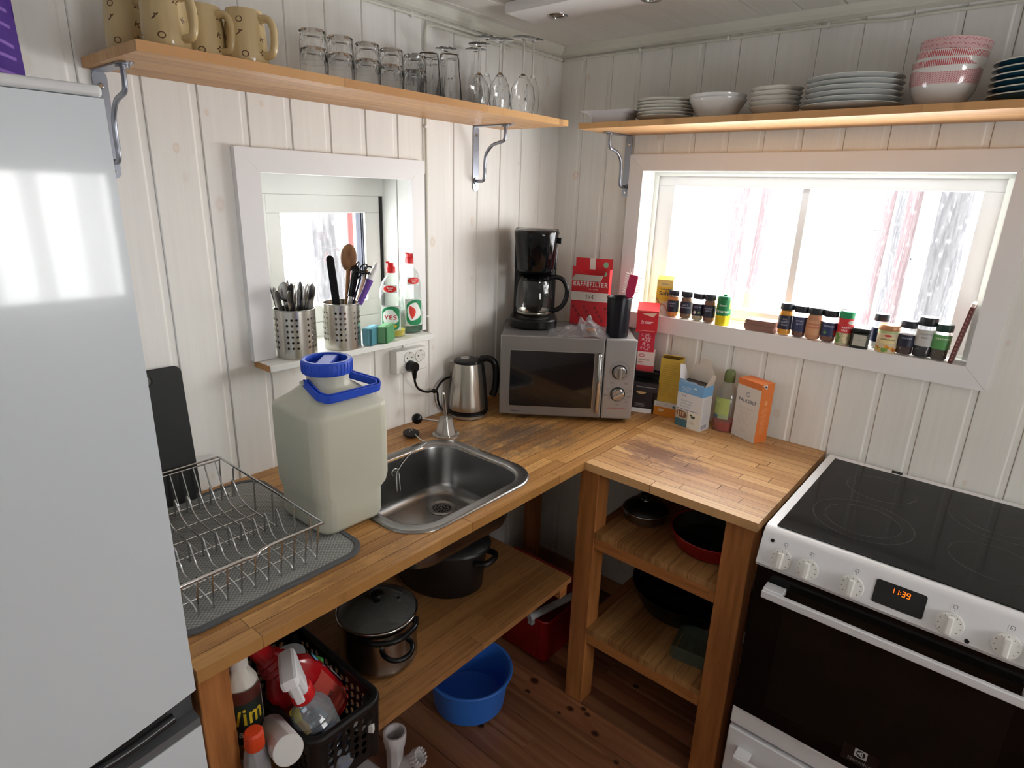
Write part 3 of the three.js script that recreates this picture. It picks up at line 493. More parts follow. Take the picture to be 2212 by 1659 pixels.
{
  const t = thing('pump_tap', 'steel hand pump tap with black ball lever behind the sink', 'tap', [0.16, HC, 0.738]); t.scale.setScalar(1.18);
  part('flange', lathe([[0, 0.0], [0.036, 0], [0.036, 0.003], [0.033, 0.005], [0.029, 0.006]], 36), M.steel, t);
  for (let i = 0; i < 3; i++) part('screw', cyl(0.0035, 0.003, 0.002, Math.cos(i * 2.09 + 0.5) * 0.0315, 0.0045, Math.sin(i * 2.09 + 0.5) * 0.0315, 10), M.chrome, t);
  part('cone', lathe([[0.028, 0.005], [0.026, 0.012], [0.0185, 0.044], [0.0175, 0.048], [0.0, 0.049]], 36), M.steel, t);
  part('spout', merge([bar([0, 0.047, 0], [0.002, 0.118, 0.01], 0.0052, 0.0045, 14), bar([0.002, 0.118, 0.01], [0.0024, 0.1215, 0.0105], 0.0045, 0.003, 14)]), M.chrome, t);
  const lv = part('lever', bar([-0.01, 0.038, 0.012], [-0.046, 0.046, 0.048], 0.003, 0.0026), M.chrome, t); part('ball', new THREE.SphereGeometry(0.0145, 20, 14).translate(-0.052, 0.046, 0.056), M.blackGloss, lv);
}
{
  const t = thing('sink_plug', 'black rubber sink plug on a ball chain behind the sink', 'plug', [0.094, HC, 0.826]);
  const p = lathe([[0, 0.004], [0.019, 0.004], [0.024, 0.007], [0.026, 0.012], [0.0255, 0.0155], [0, 0.0165]], 28).rotateZ(-0.1); part('stopper', p.translate(0, -0.001, 0), std(col(22, 22, 23), 0.6), t);
  part('ring', new THREE.TorusGeometry(0.006, 0.0012, 8, 16).translate(0.0, 0.02, 0), M.chrome, t);
  const c = new THREE.CatmullRomCurve3([[0.02, 0.012, 0.0], [0.045, 0.005, 0.004], [0.075, 0.0035, 0.004], [0.09, 0.008, 0.018], [0.098, 0.008, 0.045], [0.103, 0.0, 0.09], [0.1055, -0.018, 0.122], [0.1065, -0.034, 0.14], [0.106, -0.042, 0.146], [0.106, -0.06, 0.146], [0.108, -0.105, 0.147], [0.109, -0.112, 0.141], [0.108, -0.105, 0.135], [0.106, -0.045, 0.137]].map((q) => V3(...q)), false, 'catmullrom', 0.3), bead = new THREE.SphereGeometry(0.0021, 7, 6), bs = [];
  for (const q of c.getSpacedPoints(100)) bs.push(bead.clone().translate(q.x, q.y, q.z)); const ch = part('ball_chain', merge(bs), M.chrome, t); ch.userData.kind = 'stuff';
}
{
  const t = thing('water_canister', 'large translucent plastic water canister with blue screw lid and handle', 'canister', [0.335, HC + 0.0065, 1.262]);
  const hd = phys(col(206, 205, 188), 0.5, { transmission: 0.16, thickness: 0 });
  // stacked rounded rectangles: half x, half z, corner, z shift
  const lv = [[0.0, 0.078, 0.068, 0.022, 0.006], [0.003, 0.088, 0.078, 0.03, 0.006], [0.012, 0.093, 0.083, 0.033, 0.006], [0.06, 0.0945, 0.084, 0.034, 0.006], [0.072, 0.0945, 0.084, 0.034, 0.006], [0.084, 0.0945, 0.0935, 0.034, 0.0], [0.102, 0.095, 0.0985, 0.034, -0.0005], [0.2, 0.0955, 0.0995, 0.034, 0], [0.268, 0.0955, 0.0995, 0.034, 0], [0.2745, 0.0945, 0.0985, 0.034, 0], [0.28, 0.091, 0.095, 0.034, 0], [0.284, 0.086, 0.09, 0.036, 0], [0.296, 0.072, 0.076, 0.04, 0], [0.308, 0.062, 0.066, 0.045, 0], [0.318, 0.05, 0.052, 0.045, 0], [0.323, 0.0465, 0.0465, 0.0464, 0], [0.328, 0.0455, 0.0455, 0.0454, 0], [0.36, 0.0455, 0.0455, 0.0454, 0]];
  const n = 10, ring = (hx, hz, r, y, dz) => { const o = []; for (const [sx, sz, a0] of [[1, 1, 0], [-1, 1, PI / 2], [-1, -1, PI], [1, -1, 1.5 * PI]]) for (let i = 0; i <= n; i++) { const a = a0 + i / n * PI / 2; o.push([sx * (hx - r) + r * Math.cos(a), y, sz * (hz - r) + r * Math.sin(a) + dz]); } return o; };
  const rings = lv.map(([y, hx, hz, r, dz]) => ring(hx, hz, r, y, dz)), pos = [], idx = [], m = rings[0].length; rings.forEach((r) => r.forEach((p) => pos.push(...p)));
  for (let i = 0; i < rings.length - 1; i++) for (let j = 0; j < m; j++) { const a = i * m + j, b = i * m + (j + 1) % m, c = a + m, d = b + m; idx.push(a, c, b, b, c, d); }
  const c0 = pos.length / 3; pos.push(0, 0, 0.006); for (let j = 0; j < m; j++) idx.push(c0, j, (j + 1) % m);
  const g = new THREE.BufferGeometry(); g.setAttribute('position', new THREE.Float32BufferAttribute(pos, 3)); g.setIndex(idx); g.computeVertexNormals();
  part('body', toCreasedNormals(g, 0.9), hd, t);
  const blue = M.bluePlastic;
  const lid = part('lid', lathe([[0.046, 0.347], [0.0535, 0.347], [0.0545, 0.349], [0.0545, 0.373], [0.052, 0.3765], [0.0475, 0.377], [0.045, 0.3755], [0.045, 0.361], [0, 0.3605]], 48), blue, t, 'blue screw lid');
  part('lid_bridge', box(0.034, 0.013, 0.091, 0, 0.367, 0, 0.004).rotateY(0.75), blue, lid);
  const rb = []; for (let i = 0; i < 36; i++) { const a = i / 36 * 6.283; rb.push(box(0.0016, 0.022, 0.0022, 0, 0, 0).rotateY(-a).translate(Math.cos(a) * 0.0545, 0.361, Math.sin(a) * 0.0545)); } const rbm = part('lid_ribs', merge(rb), blue, lid); rbm.userData.kind = 'stuff';
  // bail handle lying forward on the shoulder
  const P = [[-0.004, 0.33, 0.053], [0.055, 0.315, 0.06], [0.075, 0.311, 0.05], [0.078, 0.311, 0.03], [0.078, 0.311, -0.055], [0.075, 0.311, -0.078], [0.055, 0.315, -0.088], [-0.004, 0.33, -0.053]];
  const rail = new THREE.CatmullRomCurve3(P.map((q) => V3(...q)), false, 'catmullrom', 0.15), sh = shapeOf([[-0.0055, -0.0085], [0.0055, -0.0085], [0.0055, 0.0085], [0.002, 0.0085], [0.002, -0.003], [-0.002, -0.003], [-0.002, 0.0085], [-0.0055, 0.0085]]);
  const hg = new THREE.ExtrudeGeometry(sh, { steps: 60, extrudePath: rail, bevelEnabled: false }); const hnd = part('handle', hg, blue, t, 'blue bail handle');
  for (const z of [0.0545, -0.0545]) part('pivot', bar([-0.004, 0.33, z - 0.009], [-0.004, 0.33, z + 0.009], 0.0062), hd, hnd);
}
{
  const tMat = dataTex(256, 256, (x, y) => { const u = x % 32, v = y % 32, a = Math.abs(((x + y) % 32) - 16), b = Math.abs(((x - y + 512) % 32) - 16), k = Math.min(a, b); const c = k < 3.5 ? [166, 166, 161] : [120, 121, 118]; const n = (noise(x * 0.7, y * 0.7) - 0.5) * 26; return c.map((q) => q + n); });
  tMat.repeat.set(14, 14);
  const t = thing('drying_mat', 'grey quilted dish drying mat with dark binding', 'mat', [0.272, HC, 1.5]);
  part('pad', metricUV(ext(rrect(0.474, 0.384, 0.045), 0.0055, 0.001).rotateX(-PI / 2).translate(0, 0, 0), 2), std(0xffffff, 0.9, 0, { map: tMat, bumpMap: tMat, bumpScale: 0.0018 }), t);
  const o = rrect(0.49, 0.4, 0.052), h = rrect(0.466, 0.376, 0.042); o.holes.push(new THREE.Path(h.getPoints(8))); part('binding', ext(o, 0.0075, 0.0016).rotateX(-PI / 2), std(col(84, 86, 88), 0.9), t, 'dark grey fabric binding');
}
{
  const t = thing('dish_rack', 'chrome wire dish rack on the grey drying mat', 'dish rack'), y0 = HC + 0.0072, x0 = 0.04, x1 = 0.50, z0 = 1.394, z1 = 1.688, yr = 0.966, W = 0.0019;
  const rim = [[x0, yr, z0], [x0, yr, z1], [x1, yr, z1]]; const kink = []; for (let z = z1 - 0.03; z > z0; z -= 0.012) { const u = (z - 1.535) / 0.018; kink.push([x1 - (u > 0 ? 0 : 0.006), yr - 0.002 * (1 / (1 + Math.exp(-u * 3))) - 0.004 * Math.exp(-u * u), z]); }
  part('rim', merge([bar(rim[0], rim[1], 0.0027), bar(rim[1], rim[2], 0.0027), bar([x0, yr, z0], [x1 - 0.006, yr, z0], 0.0027), tube([[x1, yr - 0.002, z1], ...kink, [x1 - 0.006, yr, z0]], 0.0032, 90, 8), bar([x0 + 0.006, yr - 0.006, z0], [x0 + 0.006, yr - 0.006, z1], W)]), M.chrome, t);
  for (let i = 0; i < 11; i++) {
    const z = z0 + 0.012 + i * 0.0262, ps = [[x1 - 0.004, yr, z], [x1 - 0.012, 0.925, z], [x1 - 0.018, 0.893, z], [x1 - 0.021, y0 + W, z], [x1 - 0.03, 0.889, z], [x1 - 0.055, 0.893, z], [x1 - 0.11, 0.893, z], [0.365, 0.893, z], [0.350, 0.905, z], [0.335, 0.934, z], [0.331, 0.938, z], [0.327, 0.934, z], [0.324, 0.905, z], [0.318, 0.892, z], [0.25, 0.892, z], [0.2, 0.892, z], [0.16, 0.905, z], [0.135, 0.934, z], [0.131, 0.938, z], [0.127, 0.932, z], [0.124, 0.9, z], [0.118, 0.891, z], [0.09, 0.886, z], [0.078, y0 + W, z], [0.07, 0.9, z], [x0 + 0.006, yr - 0.006, z]];
    part('cross_wire', tube(ps, W, 90, 6), M.chrome, t);
  }
  for (const x of [0.445, 0.4, 0.30, 0.235, 0.18, 0.1]) part('long_wire', bar([x, 0.8895, z0 + 0.006], [x, 0.8895, z1 - 0.004], W), M.chrome, t);
  for (const [x, ya] of [[0.05, 0], [0.12, 0], [0.22, 1], [0.3, 1], [0.39, 1], [0.45, 0]]) part('end_wire', tube([[x, yr, z0 - 0.0], [x, yr - 0.004, z0 + 0.003], [x, yr - 0.03, z0 + 0.0045], [x, 0.8895, z0 + 0.006]], W, 16, 6), M.chrome, t);
}
{ // cutting board leaning on the wall
  const s = rrect(0.215, 0.335, 0.016, 0, 0.1675), h = new THREE.Path(); h.absellipse(0, 0, 1, 1, 0, 0.01); const slot = rrect(0.085, 0.022, 0.0109, 0, 0.31); s.holes = [new THREE.Path(slot.getPoints(8))];
  const g = ext(s, 0.009, 0.002).rotateY(PI / 2).rotateZ(0.075); one('cutting_board', 'black plastic cutting board leaning on the wall beside the fridge', 'cutting board', g, std(col(24, 26, 27), 0.55), [0.032, HC + 0.001, 1.551]);
}
// ------------------------------------------------------------------ socket, kettle, cord
{
  const t = thing('wall_socket', 'white double wall socket below the small window sill', 'socket', [0.0, 1.093, 0.764]);
  part('housing', span(0.0005, 0.034, -0.036, 0.038, -0.062, 0.064, 0.004), M.whitePlastic, t);
  for (const z of [-0.033, 0.012]) for (const y of [0.012]) {
    const s = part('outlet', bar([0.0335, y, z], [0.0355, y, z], 0.0195, 0.0195, 28), std(col(222, 222, 216), 0.45), t);
    part('outlet_rim', new THREE.TorusGeometry(0.0195, 0.0016, 8, 28).rotateY(PI / 2).translate(0.035, y, z), M.whitePlastic, s);
    for (const dz of [-0.0095, 0.0095]) part('contact_hole', bar([0.0354, y, z + dz], [0.0358, y, z + dz], 0.0024), M.blackMatt, s);
    for (const dy of [-0.0165, 0.0165]) part('earth_clip', box(0.003, 0.003, 0.005, 0.0365, y + dy, z), M.chrome, s);
  }
}
{
  const t = thing('kettle', 'brushed steel electric kettle with black handle', 'kettle', [0.076, HC, 0.556], 0.12);
  part('base', lathe([[0, 0], [0.067, 0], [0.069, 0.003], [0.069, 0.012], [0.066, 0.016], [0, 0.016]], 44), M.blackPlastic, t);
  part('base_ring', lathe([[0.0695, 0.003], [0.0698, 0.011], [0.0685, 0.012], [0.0685, 0.002]], 44), M.steel, t);
  part('jug', lathe([[0.0, 0.018], [0.064, 0.018], [0.0655, 0.022], [0.064, 0.05], [0.058, 0.11], [0.0515, 0.17], [0.049, 0.188], [0.0465, 0.19]], 48), std(col(188, 184, 176), 0.28, 1), t);
  part('band', lathe([[0.0662, 0.0165], [0.0664, 0.027], [0.0645, 0.0275]], 44), M.blackPlastic, t);
  const lid = part('lid', lathe([[0.0485, 0.1885], [0.046, 0.196], [0.036, 0.2], [0, 0.2015]], 40), M.blackPlastic, t); part('lid_badge', cyl(0.016, 0.014, 0.003, -0.01, 0.2005, 0, 24), M.steel, lid);
  // handle towards local +x -z: a swept loop with broad back spine
  part('spine', prism([[0.05, 0.02], [0.0725, 0.02], [0.066, 0.1], [0.058, 0.17], [0.05, 0.196], [0.034, 0.2], [0.044, 0.14]], 'z', -0.0175, 0.0175).rotateY(0.62), M.blackPlastic, t);
  const hd = part('handle', tube([[0.036, 0.19, 0], [0.058, 0.2025, 0], [0.08, 0.198, 0], [0.093, 0.182, 0], [0.0975, 0.15, 0], [0.097, 0.11, 0], [0.092, 0.085, 0], [0.084, 0.07, 0]], 0.0115, 40, 12).rotateY(0.62), M.blackPlastic, t);
  part('thumb_button', box(0.016, 0.008, 0.014, 0.05, 0.2085, 0, 0.003).rotateY(0.62), M.blackGloss, hd);
  part('water_gauge', ext(rrect(0.0135, 0.062, 0.0065), 0.003, 0.0008).translate(0, 0.118, 0.0565).rotateX(-0.1 * 0).rotateY(-0.9), std(col(70, 72, 74), 0.25), t);
  part('spout', prism([[0, 0.19], [-0.014, 0.192], [-0.012, 0.16], [0, 0.15]], 'z', -0.012, 0.012).translate(-0.0475, 0, 0).rotateY(0.62), std(col(188, 184, 176), 0.28, 1), t);
}
{
  const t = thing('power_cord', 'black kettle power cord with round plug in the socket', 'cord');
  part('plug', merge([bar([0.0362, 1.078, 0.776], [0.062, 1.078, 0.776], 0.0185, 0.0165, 24), bar([0.056, 1.072, 0.776], [0.052, 1.04, 0.771], 0.0095, 0.006, 14)]), M.blackPlastic, t);
  part('cable', tube([[0.053, 1.045, 0.771], [0.05, 1.025, 0.768], [0.04, 0.996, 0.745], [0.028, 0.972, 0.70], [0.024, 0.967, 0.665], [0.02, 0.955, 0.645], [0.018, 0.925, 0.64], [0.022, 0.9, 0.632], [0.035, 0.882, 0.618], [0.05, 0.876, 0.612]], 0.0038, 60, 8), M.blackPlastic, t);
  part('cable_loop', tube([[0.02, 0.957, 0.652], [0.018, 0.975, 0.64], [0.017, 0.992, 0.615], [0.016, 0.996, 0.585], [0.012, 0.985, 0.555], [0.008, 0.94, 0.545]], 0.0038, 30, 8), M.blackPlastic, t);
  part('tie', new THREE.TorusGeometry(0.006, 0.0022, 8, 14).rotateY(0.6).translate(0.023, 0.9655, 0.662), M.blackPlastic, t);
}

// ------------------------------------------------------------------ small window sill: cutlery cups, sponges, soap
function perforatedCup(r, h) {                       // sheet with rows of round holes bent to a cylinder
  const groups = 6, cols = 18, rows = 6, pos = [], idx = [], cell = 0.0122, y0 = 0.022, per = 2 * PI * r / groups, gap = per - 3 * cell, N = 12;
  const P = (u, v, rr) => { const a = u / r; pos.push(Math.cos(a) * rr, v, Math.sin(a) * rr); return pos.length / 3 - 1; };
  const quad = (u0, u1, v0, v1, rr, flip, nu = 1) => { for (let i = 0; i < nu; i++) { const a0 = u0 + (u1 - u0) * i / nu, a1 = u0 + (u1 - u0) * (i + 1) / nu, a = P(a0, v0, rr), b = P(a1, v0, rr), c = P(a1, v1, rr), d = P(a0, v1, rr); flip ? idx.push(a, b, c, a, c, d) : idx.push(a, c, b, a, d, c); } };
  for (const [rr, flip] of [[r, false], [r - 0.0012, true]]) for (let g = 0; g < groups; g++) {
    const u0 = g * per; quad(u0, u0 + gap, 0, h, rr, flip, 5);
    quad(u0 + gap, u0 + per, 0, y0, rr, flip, 4); quad(u0 + gap, u0 + per, y0 + rows * 0.0148, h, rr, flip, 4);
    for (let c = 0; c < 3; c++) for (let q = 0; q < rows; q++) {
      const cu = u0 + gap + (c + 0.5) * cell, cv = y0 + (q + 0.5) * 0.0148, o = [], n = [];
      for (let k = 0; k < N; k++) { const a = k / N * 2 * PI + PI / N, cx = Math.cos(a), sy = Math.sin(a), m = Math.max(Math.abs(cx), Math.abs(sy)); o.push(P(cu + cx / m * cell / 2, cv + sy / m * 0.0074, rr)); n.push(P(cu + cx * 0.0033, cv + sy * 0.0033, rr)); }
      for (let k = 0; k < N; k++) { const l = (k + 1) % N; flip ? idx.push(o[k], o[l], n[l], o[k], n[l], n[k]) : idx.push(o[k], n[l], o[l], o[k], n[k], n[l]); }
    }
  }
  const g = new THREE.BufferGeometry(); g.setAttribute('position', new THREE.Float32BufferAttribute(pos, 3)); g.setIndex(idx);
  const nor = new Float32Array(pos.length); for (let i = 0; i < pos.length; i += 3) { const l = Math.hypot(pos[i], pos[i + 2]), s = l > r - 0.0006 ? 1 : -1; nor[i] = pos[i] / l * s; nor[i + 2] = pos[i + 2] / l * s; }
  g.setAttribute('normal', new THREE.BufferAttribute(nor, 3)); return g;
}
const SY = 1.1795;                                   // sill top
{
  const brushed = std(col(196, 192, 184), 0.26, 1, { side: THREE.DoubleSide });
  const cup = (label, x, z, r, turn) => {
    const t = thing('utensil_cup', label, 'cup', [x, SY, z], turn);
    part('perforated_wall', perforatedCup(r, 0.126), brushed, t);
    part('rim', new THREE.TorusGeometry(r - 0.0006, 0.0016, 8, 48).rotateX(PI / 2).translate(0, 0.126, 0), M.steel, t);
    part('bottom', lathe([[0, 0.002], [r - 0.003, 0.002], [r - 0.0005, 0.004], [r - 0.001, 0.0005], [0, 0.0005]], 40), M.steelDull, t);
  };
  cup('perforated steel cup full of cutlery on the small window sill', 0.024, 1.152, 0.0525, 0.02);
  cup('perforated steel cup holding kitchen utensils on the small window sill', 0.026, 1.010, 0.0505, 0.02);
  // cutlery: built along +y from the foot, leaning in the cup
  const steelC = std(col(176, 174, 170), 0.22, 1), darkC = std(col(70, 70, 72), 0.3, 0.9);
  const blade = (pts, th, bend = 0) => { const g = ext(shapeOf(pts), th, 0.0004); g.translate(0, 0, -th / 2); return g; };
  const spoonG = () => { const b = new THREE.SphereGeometry(0.0175, 18, 12).scale(1, 1.5, 0.28).translate(0, 0.165, 0); return merge([b, blade([[-0.003, 0.0], [0.003, 0.0], [0.0035, 0.1], [0.006, 0.145], [-0.006, 0.145], [-0.0035, 0.1]], 0.0022)]); };
  const handleG = () => { const s = new THREE.Shape(); s.moveTo(-0.003, 0); s.lineTo(0.003, 0); s.lineTo(0.0065, 0.15); s.quadraticCurveTo(0.0105, 0.172, 0, 0.176); s.quadraticCurveTo(-0.0105, 0.172, -0.0065, 0.15); s.closePath(); return ext(s, 0.0028, 0.0007).translate(0, 0, -0.0014); };
  const knifeG = () => blade([[-0.004, 0], [0.004, 0], [0.006, 0.08], [0.0085, 0.15], [0.0095, 0.18], [0.004, 0.186], [-0.007, 0.176], [-0.0075, 0.1]], 0.002);
  const forkG = () => merge([blade([[-0.003, 0], [0.003, 0], [0.0035, 0.11], [0.011, 0.13], [0.0115, 0.145], [-0.0115, 0.145], [-0.011, 0.13], [-0.0035, 0.11]], 0.002), ...[-0.0098, -0.0034, 0.0034, 0.0098].map((x) => box(0.0028, 0.042, 0.0018, x, 0.164, 0, 0.0008))]);
  const G = { spoon: spoonG(), teaspoon: handleG(), knife: knifeG(), fork: forkG() };
  const kinds = [['fork', 'table_fork', 'fork'], ['spoon', 'table_spoon', 'spoon'], ['teaspoon', 'teaspoon', 'spoon'], ['knife', 'table_knife', 'knife'], ['teaspoon', 'teaspoon', 'spoon'], ['fork', 'table_fork', 'fork'], ['spoon', 'table_spoon', 'spoon'], ['knife', 'table_knife', 'knife'], ['teaspoon', 'teaspoon', 'spoon'], ['knife', 'table_knife', 'knife'], ['teaspoon', 'teaspoon', 'spoon'], ['spoon', 'table_spoon', 'spoon'], ['fork', 'table_fork', 'fork'], ['teaspoon', 'teaspoon', 'spoon']];
  kinds.push(...kinds.slice(0, 7));
  const lab = { fork: 'steel table fork, tines up, among the cutlery in the perforated cup', spoon: 'steel table spoon, bowl up, among the cutlery in the perforated cup', teaspoon: 'steel teaspoon, handle up, among the cutlery in the perforated cup', knife: 'steel table knife, blade up, among the cutlery in the perforated cup' };
  const r = rng(9);
  kinds.forEach(([k, nm, cat], i) => {
    const a = i / kinds.length * 6.283 + r() * 0.3, rad = i % 3 === 0 ? 0.012 : 0.035, m = one(nm, lab[k], cat, G[k], i % 4 === 3 ? darkC : steelC, [0.024 + Math.cos(a) * rad * 0.55, SY + 0.004 + r() * 0.004, 1.152 + Math.sin(a) * rad * 0.55], 0, 'cutlery standing in the perforated cup');
    m.rotation.order = 'YXZ'; m.rotation.set(0.02 + Math.abs(rad * 4.6), PI / 2 - a, (r() - 0.5) * 0.1, 'YXZ'); m.rotateY(r() * 2 - 0.4);
  });
  // utensils in the second cup
  const lean = (o, yaw, tilt, spin = 0) => { o.rotation.order = 'YXZ'; o.rotation.set(tilt, yaw, 0); o.rotateY(spin); };
  const spat = thing('spatula', 'black plastic spatula handle standing in the utensil cup', 'spatula', [0.04, SY + 0.004, 1.022]);
  part('handle', ext(rrect(0.021, 0.17, 0.0104, 0, 0.17), 0.011, 0.003).translate(0, 0, -0.0055), M.blackPlastic, spat); part('shaft', bar([0, 0, 0], [0, 0.1, 0], 0.004), M.blackPlastic, spat); lean(spat, 0, 0.10, 1.0);
  const tWood = dataTex(64, 256, (x, y) => { const g = noise(x * 0.3, y * 0.02); return mixc([158, 112, 72], [112, 74, 46], g); });
  const ws = thing('wooden_spoon', 'brown wooden spoon standing bowl up in the utensil cup', 'spoon', [0.02, SY + 0.004, 1.0]);
  part('shaft', bar([0, 0, 0], [0, 0.215, 0], 0.005, 0.0062, 12), std(col(146, 104, 66), 0.6), ws); part('bowl', new THREE.SphereGeometry(0.025, 22, 16).scale(0.9, 1.5, 0.4).translate(0, 0.243, 0), std(0xffffff, 0.6, 0, { map: tWood }), ws); lean(ws, 3.0, 0.10, -2.2);
  const pe = thing('potato_peeler', 'black handled peeler with steel collar in the utensil cup', 'peeler', [0.026, SY + 0.004, 1.012]);
  part('blade', merge([bar([0, 0, 0], [0, 0.115, 0], 0.0028), box(0.012, 0.05, 0.0016, 0, 0.09, 0)]), M.steel, pe); part('collar', bar([0, 0.112, 0], [0, 0.142, 0], 0.0068, 0.0075, 14), M.steel, pe); part('grip', merge([bar([0, 0.14, 0], [0, 0.21, 0], 0.0095, 0.0108, 14), new THREE.SphereGeometry(0.0108, 14, 10).scale(1, 1.5, 1).translate(0, 0.212, 0)]), M.blackGloss, pe); lean(pe, 2.8, 0.22);
  const wh = thing('whisk', 'small black wire whisk with coiled head in the utensil cup', 'whisk', [0.03, SY + 0.004, 1.018]);
  part('shaft', bar([0, 0, 0], [0, 0.2, 0], 0.0028), M.blackPlastic, wh);
  const coils = []; for (let i = 0; i < 9; i++) { const a = i / 9 * 6.283; coils.push(new THREE.TorusGeometry(0.0115, 0.0022, 6, 14).rotateX(a * 1.7).rotateY(a).translate(Math.cos(a) * 0.019, 0.205 + (i % 3) * 0.011, Math.sin(a) * 0.019)); } part('coil_head', merge(coils), M.blackMatt, wh); lean(wh, 2.9, 0.33);
  const tg = thing('dish_brush', 'dish brush handle half purple half white in the utensil cup', 'brush', [0.034, SY + 0.004, 1.024]);
  part('lower_shaft', bar([0, 0, 0], [0, 0.135, 0], 0.0045, 0.0052), std(col(240, 240, 240), 0.4), tg); part('grip', bar([0, 0.13, 0], [0, 0.205, 0], 0.008, 0.0095, 14), std(col(104, 66, 158), 0.45), tg, 'purple rubber grip'); part('tip', merge([bar([0, 0.205, 0], [0, 0.25, 0], 0.0095, 0.0075, 14), new THREE.SphereGeometry(0.0075, 12, 8).translate(0, 0.25, 0)]), std(col(242, 242, 242), 0.4), tg, 'white handle tip'); lean(tg, 2.75, 0.46);
  const st = thing('slotted_turner', 'brown wooden turner stick leaning in the utensil cup', 'turner', [0.02, SY + 0.004, 1.0]);
  part('stick', box(0.009, 0.22, 0.004, 0, 0.11, 0, 0.001), std(col(150, 108, 74), 0.6), st); lean(st, 2.85, 0.34, 0.4);
  // sponges
  const sponge = (label, c1, c2, x, z, turn) => { const t = thing('sponge', label, 'sponge', [x, SY, z], turn); part('foam', box(0.024, 0.05, 0.066, 0, 0.0255, 0, 0.005), std(c1, 0.95), t); part('scour_pad', box(0.007, 0.049, 0.065, 0.0155, 0.0252, 0, 0.002), std(c2, 1), t); };
  sponge('blue dish sponge on the small window sill', col(112, 172, 188), col(78, 138, 150), 0.05, 0.932, 0.5);
  sponge('green dish sponge in front of the soap bottles', col(122, 178, 130), col(92, 152, 104), 0.056, 0.885, 0.55);
  // soap bottles
  const tYes = (flip) => canvasTex(256, 400, (g, w, h) => {
    g.fillStyle = '#cfd6d0'; g.fillRect(0, 0, w, h); g.fillStyle = '#0f8a55'; g.beginPath(); g.moveTo(20, 90); g.quadraticCurveTo(60, 10, 150, 12); g.quadraticCurveTo(236, 20, 240, 80); g.lineTo(236, 330); g.quadraticCurveTo(220, 396, 130, 396); g.quadraticCurveTo(30, 390, 16, 300); g.closePath(); g.fill();
    g.fillStyle = '#f4f6f3'; g.beginPath(); g.moveTo(30, 140); g.quadraticCurveTo(70, 44, 150, 60); g.quadraticCurveTo(220, 150, 226, 240); g.quadraticCurveTo(150, 330, 70, 320); g.quadraticCurveTo(20, 250, 30, 140); g.fill();
    if (flip) { g.fillStyle = '#e03020'; g.beginPath(); g.moveTo(60, 100); g.quadraticCurveTo(200, 160, 90, 300); g.quadraticCurveTo(40, 210, 60, 100); g.fill(); }
    else { g.fillStyle = '#c8202c'; g.font = 'bold 92px sans-serif'; g.textAlign = 'center'; g.fillText('YES', 128, 220); g.fillStyle = '#f0c020'; for (const [x, y, q] of [[90, 340, 22], [130, 352, 18], [176, 326, 26]]) { g.beginPath(); g.arc(x, y, q, 0, 7); g.fill(); } }
  });
  const tNeck = canvasTex(256, 128, (g, w, h) => { g.fillStyle = '#d8dcd9'; g.fillRect(0, 0, w, h); g.fillStyle = '#e02018'; g.beginPath(); g.ellipse(128, 64, 122, 58, 0, 0, 7); g.fill(); g.fillStyle = '#fff'; g.font = 'bold 30px sans-serif'; g.textAlign = 'center'; g.fillText('Nu med', 128, 56); g.fillText('aktiv', 128, 92); });
  const body = (s = 1) => [[0, 0], [0.034, 0], [0.039, 0.004], [0.0405, 0.03], [0.04, 0.075], [0.0365, 0.1], [0.0345, 0.115], [0.036, 0.13], [0.035, 0.145], [0.027, 0.172], [0.0145, 0.19], [0.0115, 0.195], [0.0115, 0.2]].map(([a, b]) => [a, b * s]);
  const curved = (r, w, h, y, a0) => new THREE.CylinderGeometry(r, r, h, 20, 1, true, a0 - w / 2, w).translate(0, y, 0);
  const soap = (label, x, z, s, level, liquid, turn, flip) => {
    const t = thing('dish_soap_bottle', label, 'bottle', [x, SY, z], turn), H = 0.2 * s;
    part('bottle', lathe(body(s), 36).scale(1, 1, 0.72), phys(col(236, 241, 239), 0.08, { transmission: 0.93, thickness: 0 }), t);
    part('liquid', lathe([[0, 0.002], [0.0335, 0.002], [0.0382, 0.006], [0.0393, level], [0, level]], 36).scale(1, 1, 0.72), phys(liquid, 0.2, { transmission: 0.15, thickness: 0 }), t);
    part('label_print', curved(0.0408, 1.6, 0.078 * s, 0.062 * s, 0).scale(1, 1, 0.735), std(0xffffff, 0.45, 0, { map: tYes(flip) }), t);
    part('neck_label', curved(0.0345, 1.25, 0.022, 0.152 * s, 0).scale(1, 1, 0.76), std(0xffffff, 0.45, 0, { map: tNeck }), t);
    part('cap', merge([lathe([[0, 0.0], [0.0135, 0], [0.0135, 0.015], [0.0115, 0.018], [0, 0.0182]], 24).translate(0, H - 0.001, 0), box(0.017, 0.012, 0.015, 0.0, H + 0.022, 0, 0.003), box(0.01, 0.005, 0.012, -0.0085, H + 0.029, 0, 0.0015)]), std(col(222, 34, 40), 0.4), t, 'red flip cap');
  };
  soap('nearly empty dish soap bottle with red cap and YES label', 0.014, 0.824, 0.97, 0.022, col(226, 206, 40), 0.75, false);
  soap('dish soap bottle half full of green liquid with red cap', 0.006, 0.744, 1.08, 0.064, col(14, 96, 58), 1.35, true);
}
